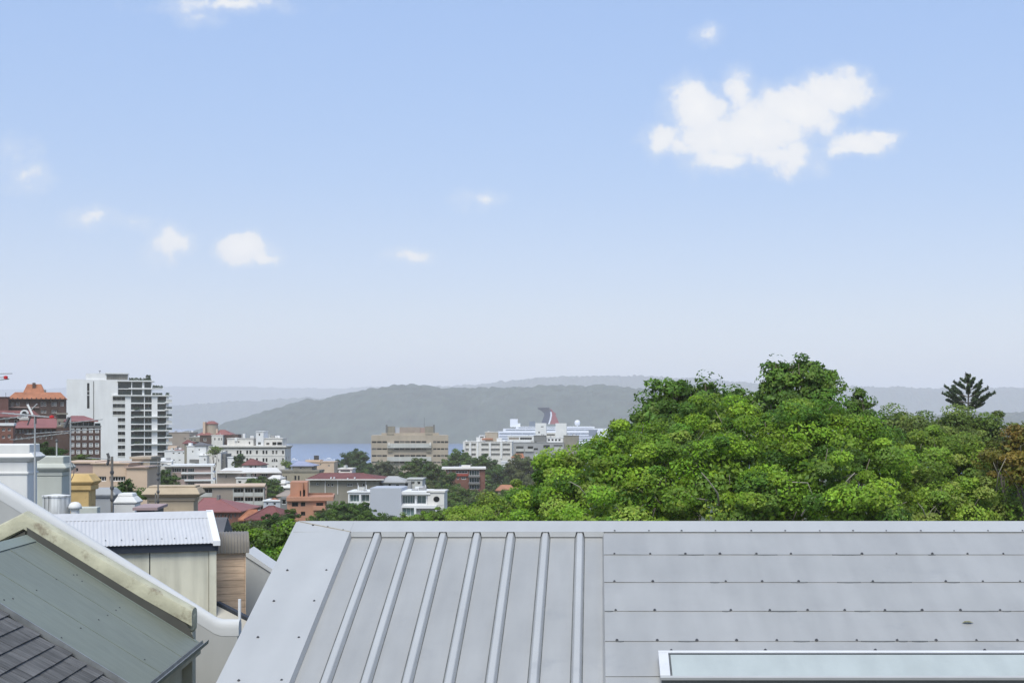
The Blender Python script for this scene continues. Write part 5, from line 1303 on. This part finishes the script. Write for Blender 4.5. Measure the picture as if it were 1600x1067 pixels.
# ------------------------------------------------------------------ boats and far houses
def boat(label, px, Y, L):
    fr = Frame(px, Y, RAD(10), z=SEA); t = thing('motor_yacht', label, 'boat', fr.w(0, 0, 0))
    mb = MB(); mb.loft([[fr.w(-L/2 + a, d - w, 0) if False else fr.w(a, -w * .7, -.3), fr.w(a, w * .7, -.3), fr.w(a, w, hh), fr.w(a, -w, hh)] for (a, w, hh, d) in ((-L/2, 1.6, 1.5, 0), (0, 2.2, 1.6, 0), (L/3, 1.6, 1.9, 0), (L/2, .1, 2.4, 0))]); mb.build('hull', M_ship, t)
    fr.boxo('cabin', -L/3, L/6, -1.5, 1.5, 1.6, 3.0, M_ship, t, bevel=.2); fr.boxo('window', -L/3 + .5, L/6 - .4, -1.53, 1.53, 2.1, 2.7, M_shipd, t); fr.boxo('flybridge', -L/5, L/12, -1.1, 1.1, 3.1, 4.2, M_ship, t, bevel=.2)
boat('white motor yacht moored beyond the peach house', 515, 2420, 18)
boat('small white launch moored beyond the olive flats', 460, 2400, 12)
M_fh = mat('far_house_wall', (.62, .61, .58), .9, .1)
def far_house(label, px, py, Y, w, h):
    fr = Frame(px, Y, RAD(random.uniform(-20, 20)), py=py); t = thing('far_house', label, 'house', fr.w(w/2, 4, -h), 'houses on the far hillside')
    fr.boxo('wall', 0, w, 0, 12, -h - 10, 0, M_fh, t)
    mb = MB(); mb.prism([fr.w(-1, -1, 0), fr.w(w + 1, -1, 0), fr.w(w * .7, 6, 3), fr.w(w * .3, 6, 3)], [fr.w(-1, 13, 0), fr.w(w + 1, 13, 0), fr.w(w * .7, 7, 3), fr.w(w * .3, 7, 3)]); mb.build('roof', M_grroof, t)
for (px, py, Y, w, h) in [(602, 629, 3080, 22, 4), (797, 650, 2960, 60, 6), (812, 647, 2985, 24, 8), (827, 651, 2950, 30, 5), (950, 640, 3030, 26, 5), (868, 612, 3240, 18, 5), (988, 617, 3200, 16, 5), (640, 612, 3240, 16, 5), (905, 634, 3060, 15, 4), (745, 628, 3100, 15, 4)]:
    far_house('pale house speck on the hazy wooded headland', px, py, Y * 1.36, w * 1.3, h * 1.3)
# ------------------------------------------------------------------ trees
def leaf_mat(name, rough=.5, trans=.3):
    m = bpy.data.materials.new(name); m.use_nodes = True
    N = m.node_tree.nodes; L = m.node_tree.links; b = N['Principled BSDF']
    at = N.new('ShaderNodeVertexColor'); at.layer_name = 'tone'
    b.inputs['Roughness'].default_value = rough; b.inputs['Specular IOR Level'].default_value = .28
    L.new(at.outputs[0], b.inputs['Base Color'])
    t = N.new('ShaderNodeBsdfTranslucent'); hs = N.new('ShaderNodeHueSaturation'); hs.inputs['Value'].default_value = 1.5; hs.inputs['Hue'].default_value = .485
    L.new(at.outputs[0], hs.inputs['Color']); L.new(hs.outputs[0], t.inputs[0])
    mx = N.new('ShaderNodeMixShader'); mx.inputs[0].default_value = trans
    L.new(b.outputs[0], mx.inputs[1]); L.new(t.outputs[0], mx.inputs[2]); L.new(mx.outputs[0], N['Material Output'].inputs[0])
    return m
M_leaf = leaf_mat('foliage')
M_needle = leaf_mat('needles', .7, .08)
M_bark = mat('grey_brown_bark', (.17, .145, .115), .9, .25, 2.0, bump=.4)
M_barkp = mat('pale_bark', (.30, .27, .22), .9, .2, 2.0)

def unit(v): return v / np.maximum(np.linalg.norm(v, axis=-1, keepdims=True), 1e-9)
def quads_mesh(name, Q, C, m, origin):
    """Q: (n,4,3) world quads, C: (n,3) leaf colours"""
    n = len(Q); me = bpy.data.meshes.new(name)
    me.vertices.add(4 * n); me.loops.add(4 * n); me.polygons.add(n)
    me.vertices.foreach_set('co', (Q.reshape(-1, 3) - np.array(origin)).astype(np.float32).ravel())
    me.loops.foreach_set('vertex_index', np.arange(4 * n, dtype=np.int32))
    me.polygons.foreach_set('loop_start', np.arange(0, 4 * n, 4, dtype=np.int32))
    ca = me.color_attributes.new('tone', 'FLOAT_COLOR', 'POINT')
    cc = np.concatenate([np.repeat(C, 4, 0), np.ones((4 * n, 1))], 1).astype(np.float32)
    ca.data.foreach_set('color', cc.ravel())
    me.materials.append(m); me.update(); me.validate()
    return me
def leaves(P_, Nn, L_, wr, C, r):
    """leaf rhombs at P_ with normals Nn"""
    t = unit(np.cross(Nn, r.normal(size=Nn.shape)) + 1e-6); t = unit(t - Nn * (t * Nn).sum(-1, keepdims=True)); b = np.cross(Nn, t)
    L_ = L_[:, None]; W = L_ * wr; f = Nn * L_ * .14
    return np.stack([P_ - t * L_ / 2, P_ - b * W / 2 - f, P_ + t * L_ / 2, P_ + b * W / 2 - f], 1), C

def crown_points(lobes, rc, leaf, lai, pal, r, up=.45, wr=.6, clump_var=.36, leaf_var=.26, flat=.62, minz=-.55):
    Qs, Cs = [], []
    pal = np.array(pal)
    for (c, R) in lobes:
        R = np.array(R); c = np.array(c)
        area = 4 * math.pi * (((R[0]*R[1])**1.6 + (R[0]*R[2])**1.6 + (R[1]*R[2])**1.6) / 3) ** (1/1.6)
        nc = max(6, int(.85 * area / (math.pi * rc * rc)))
        nl = max(8, int(lai * area / (leaf * leaf * wr * .5) / nc))
        d = unit(r.normal(size=(nc * 2, 3))); d = d[d[:, 2] > minz][:nc]; nc = len(d)
        cc = c + d * R * r.uniform(.60, 1.08, (nc, 1)); rcs = rc * r.uniform(.55, 1.35, nc)
        sh = r.random(nc) < .2; cc[sh] = c + d[sh] * R * r.uniform(1.02, 1.13, (sh.sum(), 1)); rcs[sh] *= .62
        k = np.repeat(np.arange(nc), nl)
        o = unit(r.normal(size=(nc * nl, 3))) * r.uniform(.35, 1.0, (nc * nl, 1)) ** .5
        o[:, 2] = o[:, 2] * flat
        o = o + d[k] * .1
        Pp = cc[k] + o * rcs[k][:, None]
        Nn = unit(o * .8 + d[k] * .35 + np.array([0, 0, up]) + r.normal(size=o.shape) * .42)
        base = pal[r.integers(0, len(pal), nc)] * r.uniform(1 - clump_var, 1 + clump_var, (nc, 1))
        C = base[k] * r.uniform(1 - leaf_var, 1 + leaf_var, (nc * nl, 1)) * (1 + r.normal(size=(nc * nl, 3)) * .05)
        q, C = leaves(Pp, Nn, leaf * r.uniform(.65, 1.35, nc * nl), wr, np.clip(C, .004, .6), r)
        Qs.append(q); Cs.append(C)
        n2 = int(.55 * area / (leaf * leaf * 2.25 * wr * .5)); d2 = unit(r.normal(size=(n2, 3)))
        q, C = leaves(c + d2 * R * r.uniform(.35, .72, (n2, 1)), unit(d2 + r.normal(size=d2.shape) * .6), leaf * 1.5 * r.uniform(.7, 1.3, n2), wr, pal[r.integers(0, len(pal), n2)] * .8, r)  # inner filler leaves, darkened in colour for the crown's shaded inside
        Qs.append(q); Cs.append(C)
    return np.concatenate(Qs), np.concatenate(Cs)

TRI = [0]
def limb(mb, p0, p1, r0, r1, rr, seg=6, sag=.12):
    pts = []
    L = (p1 - p0).length
    o = Vector((rr.normal(), rr.normal(), rr.normal())) * L * sag
    for i in range(seg + 1):
        t = i / seg; p = p0.lerp(p1, t) + o * math.sin(math.pi * t) * .6 + Vector((rr.normal(), rr.normal(), rr.normal())) * L * .012
        pts.append(p)
    mb.tube(pts, [r0 + (r1 - r0) * i / seg for i in range(seg + 1)], 6)
    return pts
def tree(name, label, Y, lobes, leaf, rc, pal, seed, lai=1.25, group=None, bark=None, trunk_px=None, tr=.35, cat='tree', zscale=1.0, branches=(), **kw):
    r = np.random.default_rng(seed)
    lb = []
    for (px, py, rx, ry, dY) in lobes:
        y = Y + dY; c = P(px, py, y); a, b = rx * y / F, ry * y / F
        lb.append((tuple(c), (a, (a + b) / 2, b)))
    if trunk_px is None: trunk_px = sum(l[0] * l[2] for l in lobes) / sum(l[2] for l in lobes)
    base = P(trunk_px, HY, Y); base.z = tz(Y) - .3
    t = thing(name, label, cat, base, group)
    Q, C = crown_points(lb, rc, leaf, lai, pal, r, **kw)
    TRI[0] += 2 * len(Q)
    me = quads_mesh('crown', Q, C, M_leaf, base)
    link('crown', me, t, base)
    mb = MB()
    fork = Vector((base.x, base.y, base.z + (min(l[0][2] for l in lb) - base.z) * .55 + .6))
    limb(mb, base, fork, tr, tr * .75, r, 5, .03)
    for (c, R) in lb:
        e = Vector(c) + Vector((0, 0, -R[2] * .2)); k = R[0] / max(l[1][0] for l in lb)
        pts = limb(mb, fork, e, tr * (.35 + .3 * k), tr * .14, r, 6, .1)
        for _ in range(7):
            d = Vector(r.normal(size=3)); d.z = abs(d.z) * .8; d.normalize()
            limb(mb, pts[int(r.integers(3, 7))], Vector(c) + Vector((d.x*R[0], d.y*R[1], d.z*R[2])) * .92, tr * .12, tr * .035, r, 4, .12)
    mb.build('trunk', bark or M_bark, t, smooth=True)
    for (pts, w) in branches:        # bare limbs that show through gaps in the leaves
        mb = MB(); q = [P(px, py, Y + dy + 1.3) for (px, py, dy) in pts]
        mb.tube(q, [w * .7 * (1 - .7 * i / (len(q) - 1)) for i in range(len(q))], 6)
        mb.build('branch', M_barkp, t, smooth=True)
    return t

BRIGHT = [(.185, .31, .02), (.215, .335, .025), (.155, .28, .018), (.24, .33, .045), (.085, .18, .015)]
DEEP = [(.085, .17, .02), (.10, .19, .022), (.068, .14, .018), (.125, .21, .028)]
YELLOW = [(.205, .30, .03), (.18, .285, .028), (.235, .30, .05), (.14, .235, .022)]
OLIVE = [(.125, .19, .03), (.11, .175, .026), (.15, .205, .036)]
RUST = [(.24, .18, .03), (.19, .18, .03), (.26, .19, .035), (.17, .20, .03)]
DARK = [(.046, .092, .018), (.055, .105, .022), (.040, .080, .016)]
DULL = [(.10, .125, .042), (.09, .115, .036), (.115, .13, .05)]
GUM = [(.125, .145, .08), (.11, .13, .07)]
MID = [(.078, .145, .02), (.095, .16, .024), (.064, .12, .018)]

tree('broadleaf_tree', 'broad bright green leafy tree standing beside the grey waterfront flats', 70,
     [(838, 796, 34, 40, -2), (852, 748, 24, 30, 0), (888, 736, 36, 30, 0), (872, 768, 40, 40, -2), (930, 765, 62, 56, -4), (925, 708, 36, 22, 2), (962, 696, 32, 20, 2), (1010, 735, 72, 56, -3), (1000, 690, 56, 30, 2), (1075, 712, 62, 52, -1), (1055, 788, 82, 52, -7), (960, 812, 78, 44, -8), (880, 815, 62, 40, -5), (1010, 868, 110, 50, -4), (890, 872, 80, 46, -2)],
     .17, .80, BRIGHT, 21, trunk_px=985, tr=.4, group='park trees behind the metal roof', branches=[([(1122, 793, -8), (1105, 781, -9), (1085, 778, -9.4), (1064, 764, -9.6)], .07), ([(925, 785, -8.5), (905, 760, -9), (890, 752, -9)], .05)])
tree('broadleaf_tree', 'big mid-green spreading tree with pale bare limbs showing in its crown', 68,
     [(1120, 665, 62, 46, 3), (1175, 722, 80, 66, -1), (1240, 690, 76, 50, 1), (1190, 795, 92, 50, -6), (1285, 752, 80, 60, -5), (1325, 700, 62, 46, 1), (1372, 730, 54, 50, 0), (1345, 795, 82, 46, -7), (1268, 655, 60, 34, 3), (1130, 745, 60, 52, -4), (1180, 868, 100, 50, -3), (1330, 868, 100, 50, -3)],
     .17, .78, [BRIGHT[0], BRIGHT[2], BRIGHT[4], DEEP[3], BRIGHT[1]], 22, trunk_px=1240, tr=.45, group='park trees behind the metal roof',
     branches=[([(1124, 790, -8), (1121, 770, -8.5), (1108, 752, -8.8), (1096, 738, -9)], .075), ([(1205, 757, -7), (1235, 753, -7.6), (1262, 754, -8), (1271, 776, -8.2)], .05), ([(1312, 766, -8), (1326, 748, -8.4), (1336, 738, -8.4)], .06), ([(1252, 806, -9), (1262, 790, -9), (1275, 775, -9.2)], .06)])
tree('broadleaf_tree', 'glossy dark green tree crown rising behind the bright green one', 84,
     [(1032, 640, 40, 38, 0), (1072, 622, 40, 26, 1), (1112, 635, 44, 34, 0), (1022, 672, 42, 30, -1), (1150, 630, 34, 28, 1), (1085, 660, 60, 40, -2), (1048, 612, 18, 14, 0), (1108, 606, 16, 14, 0), (1172, 650, 34, 40, 0)],
     .26, .72, DEEP, 23, trunk_px=1090, tr=.4, group='park trees behind the metal roof', clump_var=.2)
tree('broadleaf_tree', 'tallest dark glossy tree with rounded crown against the sky', 80,
     [(1250, 612, 50, 42, 0), (1224, 588, 24, 20, 0), (1282, 596, 28, 26, 0), (1212, 635, 30, 36, 0), (1288, 640, 28, 36, 0), (1252, 574, 24, 14, 0), (1208, 572, 9, 8, 0), (1250, 660, 50, 30, 0), (1218, 606, 26, 24, 0)],
     .25, .66, DEEP, 24, trunk_px=1250, tr=.4, group='park trees behind the metal roof', clump_var=.2)
tree('broadleaf_tree', 'small pointed dark tree beside the tallest crown', 80, [(1336, 632, 18, 18, 0), (1325, 655, 24, 20, 0), (1348, 652, 24, 22, 0), (1338, 618, 9, 8, 0), (1335, 680, 34, 26, 0)], .20, .5, DEEP, 25, tr=.2, group='park trees behind the metal roof', clump_var=.2)
tree('broadleaf_tree', 'olive-green round-topped tree behind the yellow-green ones', 120, [(1395, 668, 38, 26, 0), (1432, 672, 36, 28, 0), (1410, 700, 60, 30, 0)], .23, .95, OLIVE, 26, tr=.3, group='park trees behind the metal roof')
tree('broadleaf_tree', 'olive-green tree with flat wide top below the conifer', 125, [(1470, 670, 38, 28, 0), (1510, 668, 36, 28, 0), (1545, 672, 32, 28, 0), (1490, 705, 70, 30, 0), (1560, 700, 40, 34, 0)], .23, .95, OLIVE, 27, tr=.3, group='park trees behind the metal roof')
tree('broadleaf_tree', 'yellow-green fluffy tree with thin pale stems', 74, [(1412, 712, 44, 34, 3), (1430, 765, 54, 54, -2), (1478, 725, 54, 40, 2), (1495, 795, 72, 44, -5), (1448, 690, 34, 22, 5), (1420, 815, 60, 40, -6), (1470, 870, 90, 50, -3)], .16, .78, YELLOW, 28, trunk_px=1455, tr=.3, group='park trees behind the metal roof',
     branches=[([(1448, 812, -9), (1442, 795, -9.2), (1434, 785, -9.3)], .04), ([(1448, 812, -9), (1456, 796, -9.2), (1462, 790, -9.2)], .035), ([(1556, 770, -6), (1560, 740, -6.3), (1572, 715, -6.5)], .05), ([(1560, 742, -6.2), (1552, 722, -6.4)], .035)])
tree('broadleaf_tree', 'pale yellow-green tree thinning out before the rusty-leaved one', 76, [(1540, 738, 50, 44, 0), (1582, 795, 60, 48, -4), (1530, 780, 48, 40, -3), (1610, 760, 50, 50, 0), (1640, 800, 60, 50, -2), (1600, 870, 80, 50, -3)], .16, .75, YELLOW + OLIVE, 29, tr=.3, group='park trees behind the metal roof', lai=1.0)
tree('broadleaf_tree', 'tree turning rusty orange at the edge of the park', 71, [(1588, 700, 36, 30, 0), (1566, 722, 26, 24, 0), (1615, 715, 40, 40, 0), (1592, 742, 38, 26, -2)], .17, .75, RUST, 30, tr=.25, group='park trees behind the metal roof')
tree('broadleaf_tree', 'low lime-green tree peeping over the ridge beside the broad bright one', 115, [(785, 800, 46, 26, 0), (745, 806, 38, 22, 0), (822, 790, 34, 36, 2), (760, 820, 70, 26, -2), (770, 850, 70, 26, 0)], .20, .95, BRIGHT, 31, tr=.25, group='park trees behind the metal roof')

# Norfolk pine
def pine(px, Y, pt, label):
    r = np.random.default_rng(5)
    top = P(px, pt, Y); base = Vector((top.x, top.y, tz(Y) - .5))
    t = thing('norfolk_pine', label, 'tree', base)
    mb = MB(); mb.tube([base, base.lerp(top, .6), top], [.42, .26, .04], 8); mb.build('trunk', M_bark, t, smooth=True)
    s = Y / F; Q, C = [], []
    bm_ = MB()
    for (py, reach, rise, nb) in [(586, 4, 5, 4), (591, 13, 9, 5), (598, 25, 12, 7), (606, 35, 14, 8), (615, 43, 15, 8), (624, 41, 13, 7), (632, 30, 9, 6)]:
        z0 = CZ - (py + rise - HY) / F * Y
        for k in range(nb):
            az = 2 * math.pi * (k + r.uniform(-.25, .25)) / nb + py
            L = reach * s * r.uniform(.82, 1.05); dz = rise * s * r.uniform(.8, 1.25)
            pts = [Vector((top.x + math.cos(az) * L * f, top.y + math.sin(az) * L * f, z0 + dz * (f ** 1.5))) for f in np.linspace(0, 1, 8)]
            bm_.tube(pts, [.07 * (1 - f) + .015 for f in np.linspace(0, 1, 8)], 4)
            n = int(150 * (reach / 30) + 30)
            f = r.uniform(.32, 1.0, n) ** .8
            pp = np.array([[np.interp(x, np.linspace(0, 1, 8), [q[i] for q in pts]) for i in range(3)] for x in f])
            w = .26 * (1.15 - f * .55)
            side = np.array([-math.sin(az), math.cos(az), 0])
            pp = pp + side * (r.normal(size=(n, 1)) * w[:, None] * .55) + np.array([0, 0, 1]) * np.abs(r.normal(size=(n, 1))) * .16
            nn = unit(np.array([0, 0, 1.]) + r.normal(size=(n, 3)) * .7)
            q, c = leaves(pp, nn, r.uniform(.3, .55, n), .34, np.array([[.05, .082, .03]]) * r.uniform(.7, 1.4, (n, 1)), r)
            Q.append(q); C.append(c)
    bm_.build('branch', M_bark, t, kind='stuff')
    Q, C = np.concatenate(Q), np.concatenate(C)
    link('crown', quads_mesh('crown', Q, C, M_needle, base), t, base)
pine(1513, 210, 585, 'dark conifer with upswept tiered branches rising over the olive trees')

G = 'trees among the town houses'
# town trees: label, Y, lobes, palette
town = [
 ('dense dark green tree standing before the harbour water', 620, [(552, 722, 20, 18, 0), (562, 712, 13, 10, 0), (535, 730, 14, 12, 0), (568, 728, 8, 14, 0), (553, 738, 26, 14, 0)], DARK),
 ('dark shrub tree wedged against the precast office slab', 600, [(577, 738, 8, 14, 0), (575, 750, 10, 12, 0)], DARK),
 ('grey-green gum tree in front of the precast office slab', 480, [(600, 730, 13, 12, 0), (612, 738, 12, 12, 0), (597, 742, 12, 8, 0)], GUM),
 ('wide dark fig tree covering the foot of the office slab', 430, [(655, 732, 24, 14, 0), (640, 745, 18, 14, 0), (675, 745, 26, 18, 0), (690, 765, 28, 18, -10), (660, 765, 24, 16, -10), (648, 752, 20, 14, -8), (703, 748, 13, 11, -40), (706, 765, 16, 12, -40)], [DARK[1], MID[2], DULL[1]]),
 ('round dark tree between office slab and waterfront flats', 560, [(715, 715, 16, 12, 0), (705, 724, 14, 10, 0), (727, 724, 14, 12, 0)], MID),
 ('dark spreading tree beside the red-brown brick flats', 520, [(755, 725, 18, 13, 0), (772, 738, 22, 18, 0), (745, 735, 14, 10, 0), (785, 752, 20, 18, 0), (768, 765, 24, 14, -5)], [DARK[1], MID[0]]),
 ('dull olive tree against the grey concrete flats', 500, [(812, 725, 20, 12, 0), (832, 732, 16, 14, 0), (815, 745, 24, 14, 0), (845, 740, 14, 18, 0), (800, 738, 14, 12, 0)], DULL),
 ('small dull tree with brownish crown near the white cottage', 460, [(828, 760, 22, 14, 0), (808, 768, 20, 12, 0), (845, 765, 16, 18, 0)], DULL),
 ('round tree below the brick flats', 330, [(715, 775, 24, 12, 0), (745, 780, 26, 13, 0), (770, 778, 22, 13, 0), (730, 790, 36, 14, -6), (700, 788, 20, 12, -4)], [MID[0], MID[1], DULL[1]]),
 ('pair-crowned green tree beside the round-windowed house end', 300, [(800, 780, 28, 14, 0), (775, 790, 26, 14, 0), (820, 790, 24, 18, 0), (790, 800, 40, 14, -4)], [MID[1], OLIVE[1]]),
 ('yellow-green bush tree under the modern white house', 190, [(690, 806, 30, 13, 0), (655, 812, 24, 10, 0), (715, 808, 26, 14, 0), (630, 813, 20, 9, 0)], [YELLOW[3], BRIGHT[2], OLIVE[0]]),
 ('green tree crowding the salmon block balcony', 200, [(530, 798, 22, 14, 0), (510, 808, 24, 12, 0), (552, 800, 20, 16, 0), (570, 797, 14, 12, 0), (545, 812, 40, 14, -3), (500, 816, 24, 10, -3)], [MID[0], MID[1], DARK[2]]),
 ('small green tree at the foot of the grey panel', 190, [(592, 812, 20, 9, 0), (612, 814, 14, 7, 0), (575, 810, 14, 10, 0)], MID),
 ('round green tree beside the balcony flats', 362, [(424, 757, 12, 9, 0), (428, 768, 13, 13, 0), (433, 782, 12, 13, 0), (406, 752, 12, 7, 8), (426, 788, 14, 10, 0), (392, 754, 8, 5, 8)], MID),
 ('dark cypress-like tree before the white hotel', 470, [(374, 716, 6, 10, 0), (372, 724, 7, 8, 0), (378, 724, 5, 7, 0)], DARK),
 ('low tree beside the maroon roofed bungalow', 150, [(430, 812, 20, 9, 0), (448, 818, 18, 10, 0), (412, 822, 22, 9, 0), (398, 828, 18, 8, 0), (455, 806, 12, 8, 3)], [MID[0], DARK[0]]),
 ('bushy green tree rising beside the timber shed', 62, [(408, 850, 26, 26, 0), (432, 842, 24, 26, 0), (420, 880, 30, 30, 0), (450, 865, 26, 34, 0), (400, 885, 22, 26, 0), (440, 900, 34, 34, 0), (455, 830, 14, 16, 0)], [MID[1], BRIGHT[4], BRIGHT[2]]),
 ('low dull olive hedge behind the rounded brown roof', 110, [(388, 822, 14, 6, 0), (372, 824, 12, 6, 0), (402, 826, 12, 6, 0)], [OLIVE[1], DULL[0]]),
 ('dark garden tree behind the sage chimney', 180, [(70, 705, 18, 12, 0), (92, 712, 14, 10, 0), (55, 712, 12, 14, 0), (85, 726, 26, 12, 0), (62, 728, 22, 12, 0)], DARK),
 ('olive shrub tree at the foot of the corner flats', 200, [(132, 716, 10, 7, 0), (118, 720, 9, 6, 0), (146, 722, 8, 5, 0)], [OLIVE[1], DULL[1]]),
 ('dark bush with spiky leaves beside the banded flats', 300, [(255, 742, 12, 9, 0), (268, 750, 10, 9, 0), (246, 752, 12, 10, 0), (262, 758, 18, 8, 0)], [MID[2], DARK[1]]),
 ('low green bush below the beige shed', 110, [(198, 768, 16, 7, 0), (212, 772, 16, 8, 0), (184, 772, 12, 7, 0)], MID),
 ('low tree on the slope before the olive flats', 520, [(448, 725, 7, 6, 0), (456, 732, 8, 6, 0)], OLIVE),
 ('small tree by the grey tower house', 480, [(334, 702, 5, 4, 0), (340, 705, 5, 4, 0), (331, 706, 4, 4, 0)], OLIVE),
]
for k, (lab, Y, lobes, pal) in enumerate(town):
    s = Y / F
    tree('town_tree', lab, Y, lobes, max(.15, 2.3 * s), max(.5, 5.5 * s), pal, 100 + k, lai=1.45, group=G, tr=max(.12, 1.2 * s), clump_var=.25)
# conical cypress pair
for k, (px, lab) in enumerate([(190, 'shorter conical cypress beside the beige shed'), (201, 'taller conical cypress beside the beige shed')]):
    h = (752, 748)[k]
    tree('cypress', lab, 105, [(px, h + 4, 2.5, 4, 0), (px, h + 11, 5, 7, 0), (px, h + 20, 8, 9, 0), (px, h + 28, 9, 8, 0)], .22, .3, DARK, 300 + k, group='conical cypresses', tr=.1)
# spiky yucca over the ridge
yb = P(605, 830, 60); yb.z = tz(60)
yt = thing('yucca', 'spiky yucca leaves poking over the metal ridge', 'plant', yb)
head = P(606, 820, 60)
mb = MB(); mb.tube([yb, head], [.12, .09], 8); mb.build('stem', M_bark, yt)
for (dx, dy, tl) in [(-9, -21, 0), (-14, -12, 0), (-2, -14, 0), (6, -15, 0), (12, -9, 0), (-18, -6, 0), (16, -4, 0), (2, -9, .3), (-6, -9, -.4), (9, -6, .5)]:
    tip = P(606 + dx, 820 + dy, 60 + tl); mid = head.lerp(tip, .5) + Vector((0, 0, .06)); w = Vector((.035, 0, .01)); mb = MB()
    mb.quad(head - w, head + w, mid + w * 1.1, mid - w * 1.1); mb.quad(mid - w * 1.1, mid + w * 1.1, tip + w * .1, tip - w * .1)
    mb.build('leaf', mat('yucca_leaf', (.06, .09, .035), .5, .2), yt)
print('leaf triangles', TRI[0])
